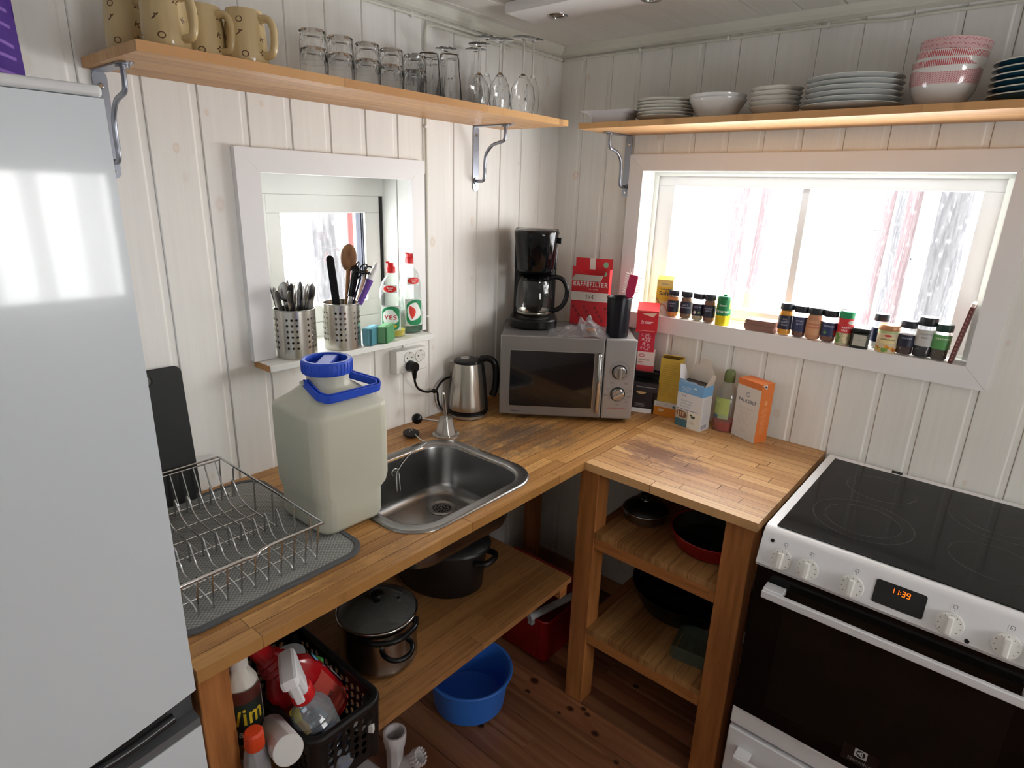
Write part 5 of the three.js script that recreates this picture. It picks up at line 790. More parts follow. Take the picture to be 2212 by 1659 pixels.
// ------------------------------------------------------------------ wide window sill: salt, spices, coasters
{
  const Y = WIN2.y0 + 0.0005;
  const lab = (bg, fg, text, extra) => std(0xffffff, 0.45, 0, { map: canvasTex(256, 192, (g, w, h) => { g.fillStyle = bg; g.fillRect(0, 0, w, h); g.fillStyle = fg; g.textAlign = 'center'; g.font = 'bold 30px sans-serif'; text.forEach((s, i) => g.fillText(s, 128, 62 + i * 40)); extra?.(g); }) });
  const wrap = (r, h, y, w = 2.9, a = 0) => new THREE.CylinderGeometry(r, r, h, 28, 1, true, a - w / 2, w).translate(0, y, 0);
  const capM = std(col(34, 38, 50), 0.4), capGreen = std(col(22, 58, 50), 0.4);
  const jarP = (r, h) => [[0, 0.001], [r - 0.003, 0.001], [r, 0.004], [r, h * 0.2], [r - 0.0008, h * 0.23], [r - 0.0008, h * 0.62], [r, h * 0.66], [r, h * 0.7], [r - 0.003, h * 0.78], [r - 0.003, h * 0.82]];
  const jar = (label, x, z, r, h, fill, level, lm, cap = capM, band = [0.2, 0.63]) => {
    const t = thing('spice_jar', label, 'spice jar', [x, Y, z], 0.2, 'spice jars on the wide window sill');
    part('jar_glass', lathe(jarP(r, h), 28), M.glass, t);
    part('spice', lathe([[0, 0.003], [r - 0.0045, 0.003], [r - 0.0022, 0.006], [r - 0.0026, h * level], [0, h * level + 0.002]], 24), std(fill, 0.9), t);
    if (lm) part('label_print', wrap(r + 0.0003, h * (band[1] - band[0]), h * (band[0] + band[1]) / 2), lm, t);
    part('cap', lathe([[0, h * 0.8], [r - 0.0005, h * 0.8], [r + 0.0002, h * 0.82], [r + 0.0002, h * 0.97], [r - 0.0012, h], [0, h]], 28), cap, t);
  };
  const navy = '#23283c', pale = '#aab0c4';
  { // salt carton
    const t = thing('salt_carton', 'yellow table salt carton at the end of the wide sill', 'carton', [0.487, Y, -0.03], 0.25), W = 0.056, H = 0.125, D = 0.042, ye = std(col(232, 200, 92), 0.5);
    const f = std(0xffffff, 0.5, 0, { map: canvasTex(256, 560, (g, w, h) => { g.fillStyle = '#ecd27c'; g.fillRect(0, 0, w, h); g.fillStyle = '#eac23a'; g.fillRect(0, 110, w, 220); g.fillStyle = '#e4dfd0'; g.beginPath(); g.moveTo(0, 420); g.lineTo(w, 300); g.lineTo(w, h); g.lineTo(0, h); g.fill(); g.fillStyle = '#6a7aa8'; g.font = 'bold 30px serif'; g.textAlign = 'center'; g.fillText('Cerebos', 128, 80); g.fillStyle = '#34415c'; g.font = 'bold 36px serif'; g.fillText('iodised', 128, 160); g.font = 'bold 88px sans-serif'; g.fillText('Salt', 124, 246); g.strokeStyle = '#b98a5a'; g.lineWidth = 26; g.beginPath(); g.moveTo(10, 300); g.lineTo(90, 420); g.stroke(); g.fillStyle = '#c49a6c'; g.beginPath(); g.ellipse(130, 460, 54, 96, -0.5, 0, 7); g.fill(); g.fillStyle = '#e9e6e2'; g.beginPath(); g.ellipse(138, 476, 40, 82, -0.5, 0, 7); g.fill(); }) });
    part('carton', new THREE.BoxGeometry(W, H, D).translate(0, H / 2, 0), [ye, ye, ye, ye, f, ye], t); part('pinched_top', prism([[-D / 2, H], [D / 2, H], [0.004, H + 0.012], [-0.004, H + 0.012]], 'x', -W / 2, W / 2), ye, t);
  }
  jar('spice jar of orange curry standing beside the salt carton', 0.529, -0.014, 0.0202, 0.094, col(206, 130, 56), 0.74, lab(navy, pale, ['CURRY', 'GUL']));
  jar('spice jar of grey brown spice next to the curry jar', 0.577, -0.016, 0.0205, 0.095, col(122, 92, 66), 0.76, lab(navy, pale, ['MALT', 'KORIANDER']));
  jar('half empty spice jar with a white garlic picture on its label', 0.622, -0.014, 0.0202, 0.094, col(178, 166, 132), 0.2, lab(navy, pale, ['HVITLØK'], (g) => { g.fillStyle = '#e8e8dc'; g.beginPath(); g.ellipse(96, 140, 22, 26, 0, 0, 7); g.fill(); g.fillStyle = '#6a8a4a'; g.beginPath(); g.arc(160, 136, 22, 0, 7); g.fill(); }));
  jar('brown spice jar touching the yellow seasoning can', 0.663, -0.012, 0.0205, 0.096, col(132, 92, 66), 0.76, lab(navy, pale, ['MUSKAT', 'NØTT']));
  { const t = thing('seasoning_can', 'yellow and green seasoning shaker can on the wide sill', 'can', [0.713, Y, -0.008], 0.2);
    part('can', lathe([[0, 0.0], [0.0225, 0], [0.0232, 0.002], [0.0232, 0.086], [0, 0.086]], 32), std(col(238, 212, 30), 0.4), t);
    part('label_print', wrap(0.0235, 0.052, 0.06, 4.4), std(0xffffff, 0.4, 0, { map: canvasTex(384, 200, (g, w, h) => { g.fillStyle = '#ecd21e'; g.fillRect(0, 0, w, h); g.fillStyle = '#17804c'; g.fillRect(110, 0, 170, h); g.fillRect(0, 110, w, 80); g.fillStyle = '#e8ece6'; g.font = 'bold 34px sans-serif'; g.textAlign = 'center'; g.fillText('Knorr', 192, 82); g.font = 'bold 50px serif'; g.fillText('Aromat', 192, 166); }) }), t);
    part('cap', merge([lathe([[0, 0.086], [0.0225, 0.086], [0.0225, 0.092], [0.02, 0.097], [0, 0.098]], 28), box(0.012, 0.005, 0.01, 0, 0.1, 0, 0.002)]), std(col(28, 128, 84), 0.4), t, 'green shaker cap'); }
  { const cg = ext(rrect(0.092, 0.062, 0.003), 0.0042, 0.0006).rotateX(-PI / 2), m = std(col(150, 112, 100), 0.75), r = rng(6); for (let i = 0; i < 8; i++) one('coaster', 'brown square coaster, ' + ['lowest', 'second lowest', 'third lowest', 'fourth lowest', 'fourth highest', 'third highest', 'second highest', 'topmost'][i] + ' of the stack on the wide sill', 'coaster', cg, m, [0.842 + (r() - 0.5) * 0.006 - i * 0.0006, Y + i * 0.0044, -0.022 + (r() - 0.5) * 0.004], (r() - 0.5) * 0.1, 'coasters stacked on the wide sill'); }
  jar('bright yellow turmeric jar beside the brown coasters', 0.911, -0.014, 0.021, 0.1, col(226, 158, 44), 0.77, lab(navy, pale, ['GUL', 'CURRY', 'MALT']));
  jar('spice jar with low brown powder beside the turmeric jar', 0.954, -0.016, 0.0215, 0.097, col(108, 70, 56), 0.26, lab('#333a60', pale, ['KANEL', 'MALT']), capM, [0.2, 0.66]);
  jar('salmon labelled spice jar full of pale brown powder', 0.996, -0.012, 0.0225, 0.098, col(198, 142, 104), 0.78, lab('#cf9c74', '#b2403a', ['PAPRIKA', 'KRYDDER']), std(col(46, 50, 54), 0.4), [0.16, 0.62]);
  jar('spice jar with red pepper picture on dark label', 1.0385, -0.014, 0.0222, 0.096, col(118, 76, 60), 0.24, lab('#2c3a62', pale, ['PAPRIKA'], (g) => { g.fillStyle = '#c03030'; g.beginPath(); g.ellipse(206, 140, 26, 40, 0, 0, 7); g.fill(); g.fillStyle = '#5a8a40'; g.beginPath(); g.arc(90, 140, 20, 0, 7); g.fill(); }));
  { const t = thing('seasoning_can', 'red and green stock can with white pouring lid', 'can', [1.083, Y, -0.008], 0.3);
    part('can', lathe([[0, 0], [0.021, 0], [0.0216, 0.002], [0.0216, 0.08], [0, 0.08]], 32), std(col(196, 40, 40), 0.4), t);
    part('label_print', wrap(0.0219, 0.078, 0.04, 4.4), std(0xffffff, 0.4, 0, { map: canvasTex(320, 320, (g, w, h) => { g.fillStyle = '#d8343a'; g.fillRect(0, 0, w, 170); g.fillStyle = '#e6e6e0'; g.beginPath(); g.ellipse(210, 40, 40, 20, 0, 0, 7); g.fill(); g.fillStyle = '#1c8a58'; g.font = 'bold 26px sans-serif'; g.fillText('Knorr', 178, 48); g.fillStyle = '#fff'; g.font = 'bold 28px sans-serif'; g.fillText('KRYDDER', 120, 116); g.fillText('MIX', 120, 148); g.fillStyle = '#b8b490'; g.fillRect(0, 170, w, 150); for (let i = 0; i < 12; i++) { g.fillStyle = ['#c05040', '#6a9a48', '#e8d8b0', '#8a4a3a'][i % 4]; g.beginPath(); g.arc(30 + (i * 71) % 290, 196 + (i * 37) % 110, 22, 0, 7); g.fill(); } }) }), t);
    part('cap', lathe([[0, 0.08], [0.0212, 0.08], [0.0212, 0.098], [0.019, 0.1], [0, 0.1]], 28), std(col(26, 150, 96), 0.4), t, 'green cap band'); part('pour_lid', box(0.026, 0.004, 0.03, -0.002, 0.106, 0, 0.0015).rotateZ(0.15), std(col(236, 240, 236), 0.4), t); }
  { const t = thing('spice_tin', 'short square dark spice tin with rounded lid', 'tin', [1.128, Y, -0.004], 0.12), m = std(col(60, 68, 66), 0.35, 0.4);
    part('tin', box(0.046, 0.044, 0.042, 0, 0.023, 0, 0.006), m, t); part('lid', box(0.049, 0.014, 0.045, 0, 0.0515, 0, 0.006), std(col(42, 48, 48), 0.3, 0.4), t); part('label_print', box(0.034, 0.032, 0.0006, 0, 0.024, 0.0212), lab('#b9b7ac', '#3f7f62', ['a', 'karri']), t); part('base', box(0.047, 0.006, 0.043, 0, 0.003, 0, 0.0028), std(col(42, 48, 48), 0.3, 0.4), t); }
  jar('spice jar with blue label half hidden behind the orange tin', 1.166, -0.044, 0.0215, 0.1, col(222, 220, 214), 0.2, lab('#27355c', pale, ['LØK']), capM, [0.2, 0.6]);
  { const t = thing('spice_can', 'orange cardboard spice can with copper lid and vegetables', 'can', [1.196, Y, -0.002], 0.15);
    part('can', lathe([[0, 0], [0.0262, 0], [0.0262, 0.064], [0, 0.064]], 32), std(col(206, 188, 150), 0.6), t);
    part('label_print', wrap(0.0266, 0.06, 0.033, 4.0), std(0xffffff, 0.5, 0, { map: canvasTex(384, 256, (g, w, h) => { g.fillStyle = '#d9c9a8'; g.fillRect(0, 0, w, h); g.fillStyle = '#b8c890'; g.fillRect(0, 0, w, 30); g.fillStyle = '#d05050'; g.beginPath(); g.ellipse(192, 56, 34, 14, 0, 0, 7); g.fill(); g.fillStyle = '#e8d8a0'; g.fillRect(120, 78, 150, 70); g.fillStyle = '#5a4a30'; g.font = 'bold 26px sans-serif'; g.textAlign = 'center'; g.fillText('GRØNNSAK', 194, 110); for (let i = 0; i < 16; i++) { g.fillStyle = ['#e0902c', '#c86a28', '#8aa040', '#e8b050'][i % 4]; g.beginPath(); g.arc(40 + (i * 67) % 320, 180 + (i * 29) % 66, 20, 0, 7); g.fill(); } g.fillStyle = '#7aa850'; g.fillRect(150, 206, 60, 40); }) }), t);
    part('lid', lathe([[0, 0.064], [0.0272, 0.064], [0.0278, 0.067], [0.0278, 0.077], [0.0262, 0.079], [0, 0.0785]], 32), std(col(196, 140, 96), 0.4, 0.2), t, 'copper coloured lid'); }
  jar('spice jar of dark flakes between the orange can and the taller jar', 1.24, -0.008, 0.0218, 0.096, col(70, 50, 46), 0.6, lab('#22253a', pale, ['PEPPER']), capM, [0.26, 0.6]);
  jar('taller spice jar of black pepper with pale worn label', 1.281, -0.012, 0.0238, 0.112, col(34, 32, 38), 0.3, lab('#c6c6c4', '#7a7a7c', ['PEPPER', 'SORT']), std(col(26, 30, 36), 0.4), [0.3, 0.7]);
  jar('green labelled herb jar with dark green cap by the leaning pack', 1.321, -0.010, 0.0218, 0.099, col(74, 66, 52), 0.34, lab('#5aa05c', '#d8ecd0', ['OREGANO']), capGreen, [0.32, 0.72]);
  { const t = thing('chocolate_pack', 'thin brown packet leaning on the end of the wide sill', 'packet', [1.352, Y + 0.0005, -0.02]);
    part('packet', box(0.011, 0.155, 0.075, 0, 0.0775, 0, 0.002), std(0xffffff, 0.55, 0, { map: canvasTex(64, 512, (g, w, h) => { g.fillStyle = '#6e3f3c'; g.fillRect(0, 0, w, h); g.fillStyle = '#a88078'; for (let i = 0; i < 14; i++) g.fillRect(20, 30 + i * 34, 26, 16); }) }), t); part('torn_top', box(0.009, 0.012, 0.06, 0, 0.158, 0.004, 0.002), std(col(226, 214, 206), 0.7), t); t.rotation.z = -0.12; }
}

// ------------------------------------------------------------------ mug and glass shelf
{
  const Y = 1.8303;
  const tMug = (seed) => canvasTex(512, 256, (g, w, h) => {
    g.fillStyle = '#cdb585'; g.fillRect(0, 0, w, h); const r = rng(seed); g.strokeStyle = '#5c4230'; g.fillStyle = '#5c4230'; g.lineWidth = 4;
    for (let i = 0; i < 18; i++) { const x = 20 + (i % 6) * 84 + r() * 30, y = 40 + Math.floor(i / 6) * 74 + r() * 26, k = i % 4; g.save(); g.translate(x, y); g.rotate(r() * 1.2 - 0.6);
      if (k === 0) { g.beginPath(); g.arc(0, 0, 12, 0, 7); g.stroke(); } else if (k === 1) { for (let q = 0; q < 5; q++) { g.beginPath(); g.ellipse(Math.cos(q * 1.26) * 10, Math.sin(q * 1.26) * 10, 6, 3, q * 1.26, 0, 7); g.fill(); } } else if (k === 2) { g.beginPath(); g.moveTo(-12, 12); g.quadraticCurveTo(0, -4, 12, -14); g.stroke(); g.beginPath(); g.ellipse(2, -8, 7, 3, 0.4, 0, 7); g.fill(); g.beginPath(); g.ellipse(-4, 4, 7, 3, -0.8, 0, 7); g.fill(); } else { g.beginPath(); g.moveTo(-8, -12); g.lineTo(-8, 12); g.moveTo(-8, 0); g.lineTo(8, -10); g.moveTo(-4, -2); g.lineTo(8, 12); g.stroke(); } g.restore(); }
  });
  const mats = [tMug(3), tMug(8)].map((t) => phys(0xffffff, 0.22, { map: t, clearcoat: 0.4 })), plain = phys(col(205, 181, 133), 0.22, { clearcoat: 0.4 });
  const mug = (label, x, z, turn, k) => {
    const t = thing('mug', label, 'mug', [x, Y, z], turn, 'beige mugs on the shelf');
    part('cup', byHeight(lathe([[0, 0.0], [0.037, 0], [0.0395, 0.003], [0.0395, 0.02], [0.037, 0.07], [0.0335, 0.096], [0.0335, 0.099], [0.031, 0.099], [0.0305, 0.094], [0.034, 0.07], [0.036, 0.012], [0, 0.008]], 44), 0.1), mats[k], t);
    part('handle', tube([[0.032, 0.084, 0], [0.05, 0.084, 0], [0.06, 0.07, 0], [0.061, 0.045, 0], [0.055, 0.024, 0], [0.036, 0.02, 0]], 0.0072, 32, 10), plain, t);
  };
  mug('large beige mug with brown marks at the front of the shelf end', 0.205, 1.462, 0.45, 0);
  mug('beige mug mostly hidden behind the front mug at the shelf end', 0.105, 1.486, 0.2, 1);
  mug('beige mug with handle outward between two other mugs', 0.155, 1.372, 0.5, 1);
  mug('beige mug tucked against the wall behind the floral mug', 0.075, 1.32, 0.4, 0);
  mug('beige mug with brown flower standing closest to the glasses', 0.195, 1.308, 0.5, 1);
  // glasses stand rim down
  const G = M.drinkGlass;
  const tumblerG = (() => { const r = 0.0275, h = 0.062, o = [[r * 1.07, 0], [r * 1.05, h * 0.55], [r * 1.01, h - 0.012], [r * 0.99, h - 0.003], [r * 0.9, h], [0, h], [0, h - 0.009], [r * 0.84, h - 0.0105], [r * 0.94, h * 0.5], [r * 0.985, 0.0], [r * 1.07, 0]]; const g = lathe(o, 44), p = g.attributes.position; for (let i = 0; i < p.count; i++) { const y = p.getY(i), x = p.getX(i), z = p.getZ(i); if (y > h - 0.0145 && Math.hypot(x, z) > r * 0.95) { const k = 1 + 0.03 * Math.sign(Math.sin(Math.atan2(z, x) * 22)); p.setX(i, x * k); p.setZ(i, z * k); } } return toCreasedNormals(g, 0.4); })();
  [[1.156], [1.087], [1.014], [0.944], [0.871]].forEach(([z], i) => { const near = ['beside the mugs', 'second along from the mugs', 'in the middle of the tumbler row', 'next to the last tumbler pair', 'beside the tall glasses'][i];
    one('tumbler', 'short ribbed glass tumbler, lower of its pair, ' + near, 'glass', tumblerG, G, [0.19, Y, z], 0, 'stacked tumblers on the shelf'); one('tumbler', 'short ribbed glass tumbler, upper of its pair, ' + near, 'glass', tumblerG, G, [0.19, Y + 0.0345, z], 0.1, 'stacked tumblers on the shelf'); });
  const tallG = lathe([[0.0345, 0], [0.026, 0.105], [0.0245, 0.116], [0.021, 0.119], [0, 0.119], [0, 0.108], [0.0225, 0.106], [0.0325, 0], [0.0345, 0]], 36);
  for (const [x, z, l, k] of [[0.195, 0.757, 'tall tapered glass upside down in front of its twins', 1], [0.11, 0.80, 'tall tapered glass upside down behind the tumbler end', 1], [0.1, 0.72, 'tall tapered glass upside down against the wall', 1], [0.18, 0.815, 'tall tapered glass squeezed next to the last tumblers', 0.95]]) one('tall_glass', l, 'glass', tallG.clone().scale(1, k, 1), G, [x, Y, z], 0, 'tall glasses on the shelf');
  const wineG = (r, hb, hs, rf) => { const w = 0.0011, bowl = [[r * 0.78, 0], [r * 0.97, hb * 0.3], [r, hb * 0.42], [r * 0.86, hb * 0.72], [r * 0.4, hb * 0.95]], outer = [...bowl, [0.0045, hb + 0.006], [0.0032, hb + hs * 0.5], [0.0038, hb + hs - 0.006], [0.010, hb + hs - 0.0015], [rf, hb + hs], [rf, hb + hs + 0.0014], [0, hb + hs + 0.0016]], inner = bowl.map(([a, b]) => [a - w, b]); return lathe([[0, hb * 0.97], ...inner.reverse(), ...outer], 40, 0.5); };
  const wine = (label, x, z, r, hb, hs, rf, nm = 'wine_glass') => { const t = one(nm, label, 'glass', wineG(r, hb, hs, rf), G, [x, Y, z], 0, 'stemmed glasses on the shelf'); };
  wine('wine glass upside down beside the tall glasses', 0.195, 0.645, 0.0315, 0.085, 0.075, 0.03);
  wine('wine glass upside down between the two larger wine glasses', 0.19, 0.553, 0.0318, 0.1, 0.088, 0.032);
  wine('large wine glass upside down next to the champagne flutes', 0.19, 0.45, 0.039, 0.112, 0.1, 0.035);
  wine('wine glass upside down in the back row behind the small wine glass', 0.085, 0.665, 0.031, 0.085, 0.072, 0.03);
  wine('wine glass upside down in the back row by the wall bracket', 0.09, 0.55, 0.031, 0.09, 0.085, 0.031);
  wine('narrow champagne flute upside down at the shelf end', 0.16, 0.368, 0.0235, 0.125, 0.1, 0.03, 'champagne_flute');
  wine('champagne flute upside down behind the large wine glass', 0.085, 0.42, 0.0235, 0.125, 0.1, 0.03, 'champagne_flute');
  wine('champagne flute upside down against the wall in the corner', 0.075, 0.485, 0.0235, 0.122, 0.098, 0.03, 'champagne_flute');
}
// ------------------------------------------------------------------ plate shelf
{
  const Y = 1.8298, P = M.porcelain;
  one('serving_dish', 'white rectangular serving dish at the corner end of the shelf', 'dish', (() => { const o = [[0.052, 0.002, 0.036], [0.058, 0.004, 0.042], [0.066, 0.026, 0.05], [0.086, 0.034, 0.066], [0.087, 0.036, 0.067], [0.066, 0.029, 0.05], [0.056, 0.007, 0.04]], n = 8, pos = [], idx = []; for (const [hx, y, hz] of o) for (const [sx, sz, a0] of [[1, 1, 0], [-1, 1, PI / 2], [-1, -1, PI], [1, -1, 1.5 * PI]]) for (let i = 0; i < n; i++) { const a = a0 + i / (n - 1) * PI / 2, r = 0.014; pos.push(sx * (hx - r) + r * Math.cos(a), y, sz * (hz - r) + r * Math.sin(a)); } const m = 4 * n; for (let k = 0; k < o.length - 1; k++) for (let j = 0; j < m; j++) { const a = k * m + j, b = k * m + (j + 1) % m; idx.push(a, a + m, b, b, a + m, b + m); } for (const [k, y] of [[0, 0.002], [o.length - 1, 0.007]]) { const c = pos.length / 3; pos.push(0, y, 0); for (let j = 0; j < m; j++) idx.push(c, k * m + j, k * m + (j + 1) % m); } const g = new THREE.BufferGeometry(); g.setAttribute('position', new THREE.Float32BufferAttribute(pos, 3)); g.setIndex(idx); g.computeVertexNormals(); return toCreasedNormals(g, 0.8); })(), phys(col(234, 236, 244), 0.2, { clearcoat: 0.4, side: THREE.DoubleSide }), [0.338, Y, 0.172], 0.1);
  const plateG = (r, h = 0.018) => lathe([[0, 0.001], [r * 0.5, 0.0005], [r * 0.56, 0.003], [r * 0.68, 0.005], [r * 0.98, h - 0.003], [r, h - 0.0015], [r * 0.995, h], [r * 0.68, 0.0085], [r * 0.56, 0.006], [0, 0.005]], 56);
  const ord = ['bottom', 'second from the bottom', 'third from the bottom', 'fourth from the bottom', 'fifth from the bottom', 'topmost'];
  const stack = (name, cat, n, geo, mat, x, z, y0, dy, what, group, jit = 0.001, seed = 1) => { const r = rng(seed); for (let i = 0; i < n; i++) { const pl = one(name, what + ', ' + (i === n - 1 ? 'topmost' : ord[i]) + ' of its stack', cat, Array.isArray(geo) ? geo[Math.min(i, geo.length - 1)] : geo, Array.isArray(mat) ? mat[i % mat.length] : mat, [x + (r() - 0.5) * jit * 2, y0 + i * dy, z + (r() - 0.5) * jit * 2], r() * 6, group); if (name === 'blue_plate') part('rim', new THREE.TorusGeometry(0.0972, 0.0016, 8, 56).rotateX(PI / 2).translate(0, 0.0188, 0), P, pl, 'pale glazed rim'); } };
  const sp = plateG(0.0865), lp = plateG(0.1125, 0.021), lp0 = plateG(0.12, 0.019), bp = plateG(0.098, 0.02);
  stack('side_plate', 'plate', 6, sp, P, 0.500, 0.132, Y, 0.0093, 'small cream side plate', 'side plates stacked on the shelf', 0.001, 2);
  const bowlG = (r, h, foot = 0.42) => lathe([[0, 0.002], [r * foot, 0.002], [r * foot, 0.0], [r * (foot + 0.05), 0.0], [r * (foot + 0.08), 0.004], [r * 0.78, h * 0.45], [r * 0.94, h * 0.82], [r * 1.0, h * 0.97], [r * 1.0, h], [r * 0.965, h], [r * 0.9, h * 0.8], [r * 0.7, h * 0.4], [r * foot, 0.008], [0, 0.007]], 52);
  stack('soup_bowl', 'bowl', 2, bowlG(0.0805, 0.056, 0.55), phys(col(230, 230, 228), 0.18, { clearcoat: 0.4 }), 0.664, 0.132, Y, 0.011, 'wide white soup bowl', 'soup bowls on the shelf', 0.001, 3);
  stack('small_bowl', 'bowl', 5, bowlG(0.0675, 0.027, 0.5), P, 0.829, 0.13, Y, 0.0118, 'small cream bowl', 'small cream bowls stacked on the shelf', 0.001, 4);
  stack('dinner_plate', 'plate', 6, [lp0, lp], phys(col(222, 226, 224), 0.2, { clearcoat: 0.4 }), 1.018, 0.122, Y, 0.0124, 'large white dinner plate', 'dinner plates stacked on the shelf', 0.002, 5);
  // patterned bowls
  const pat = (kind, red) => canvasTex(1024, 256, (g, w, h) => {
    g.fillStyle = '#ebe9e6'; g.fillRect(0, 0, w, h); const y1 = kind === 'lines' ? 30 : 96; g.strokeStyle = red; g.fillStyle = red;
    if (kind === 'lines') { for (let x = 0; x < w; x += 9) g.fillRect(x, 4, 5, 42); } else if (kind === 'cross') { g.fillStyle = '#e3b9bb'; g.fillRect(0, 0, w, 100); g.lineWidth = 3; for (let x = 0; x < w + 32; x += 32) for (let y = 0; y < 3; y++) { const s = (x / 32 + y) % 2 ? 1 : -1; g.beginPath(); g.moveTo(x - 8, 16 + y * 32 - 8 * s); g.lineTo(x + 8, 16 + y * 32 + 8 * s); g.stroke(); g.beginPath(); g.moveTo(x + 10, 16 + y * 32 - 4); g.lineTo(x + 16, 16 + y * 32); g.stroke(); } } else { g.fillStyle = '#e8c4c4'; g.fillRect(0, 0, w, 104); g.lineWidth = 3; for (let x = 0; x < w; x += 12) for (let y = 4; y < 100; y += 12) { g.beginPath(); g.moveTo(x, y); g.lineTo(x + 7, y + ((x + y) % 24 ? 7 : -5)); g.stroke(); } }
  });
  const rb = lathe([[0, 0.002], [0.03, 0.002], [0.031, 0], [0.034, 0], [0.036, 0.003], [0.052, 0.014], [0.0635, 0.034], [0.0695, 0.058], [0.0712, 0.078], [0.0712, 0.081], [0.0685, 0.081], [0.066, 0.058], [0.059, 0.033], [0.045, 0.014], [0, 0.009]], 56);
  { const p = rb.attributes.position, uv = rb.attributes.uv; for (let i = 0; i < p.count; i++) uv.setXY(i, uv.getX(i), Math.max(0.01, 1 - (0.081 - p.getY(i)) / 0.081)); }
  const bm = [pat('dash', '#c4606c'), pat('lines', '#cc4a52'), pat('lines', '#cc4a52'), pat('cross', '#b8505c')].map((t) => phys(0xffffff, 0.16, { map: t, clearcoat: 0.5 }));
  ['red dashed white bowl at the bottom of the patterned stack', 'red striped white bowl on the dashed bowl', 'red striped white bowl under the pink bowl', 'pink cross patterned bowl on top of the stack'].forEach((l, i) => { const m = one('patterned_bowl', l, 'bowl', rb, bm[i], [1.213 + i * 0.0012, Y + [0, 0.0215, 0.039, 0.06][i], 0.132], i * 1.3, 'patterned bowls stacked on the shelf'); m.rotation.z = i > 0 ? 0.045 + (i === 3 ? 0.03 : 0) : 0; });
  stack('blue_plate', 'plate', 6, bp, phys(col(40, 86, 108), 0.2, { clearcoat: 0.4 }), 1.398, 0.13, Y, 0.0135, 'blue plate with pale rim beside the patterned bowls', 'blue plates stacked on the shelf', 0.001, 7);
}
// ------------------------------------------------------------------ on the fridge
{
  const t = canvasTex(512, 512, (g, w, h) => { g.fillStyle = '#46227e'; g.fillRect(0, 0, w, h); const r = rng(5); g.lineWidth = 7; for (let i = 0; i < 16; i++) { g.strokeStyle = 'rgba(176,140,214,0.6)'; const y = 20 + i * 31; g.beginPath(); g.moveTo(300 + r() * 60, y); g.quadraticCurveTo(400, y - 12, 500, y + 8 * r()); g.stroke(); } for (let i = 0; i < 12; i++) { g.fillStyle = ['#7a4cb0', '#8fa07a', '#2a1450'][i % 3]; g.beginPath(); g.ellipse(r() * 260, 220 + r() * 280, 40, 26, r() * 3, 0, 7); g.fill(); } });
  const g = new THREE.PlaneGeometry(0.36, 0.3, 48, 24), p = g.attributes.position; for (let i = 0; i < p.count; i++) { const x = p.getX(i), y = p.getY(i); p.setXYZ(i, x, y + 0.15, 0.05 * Math.cos(x * 9) + 0.012 * Math.sin(x * 60 + y * 4) + 0.008 * noise(x * 20, y * 20)); }
  g.computeVertexNormals(); const bk = g.clone().rotateY(PI).scale(1, 1, 0.9);
  const b = thing('fabric_bag', 'purple patterned fabric bag standing on the fridge', 'bag', [0.45, 1.7138, 1.917], PI / 2); const m = std(0xffffff, 0.85, 0, { map: t, side: THREE.DoubleSide }); part('front', g, m, b); part('back', bk, m, b); part('stuffing', new THREE.SphereGeometry(0.12, 24, 16).scale(1.15, 1.0, 0.32).translate(0, 0.125, 0), std(col(60, 34, 100), 0.9), b);
}

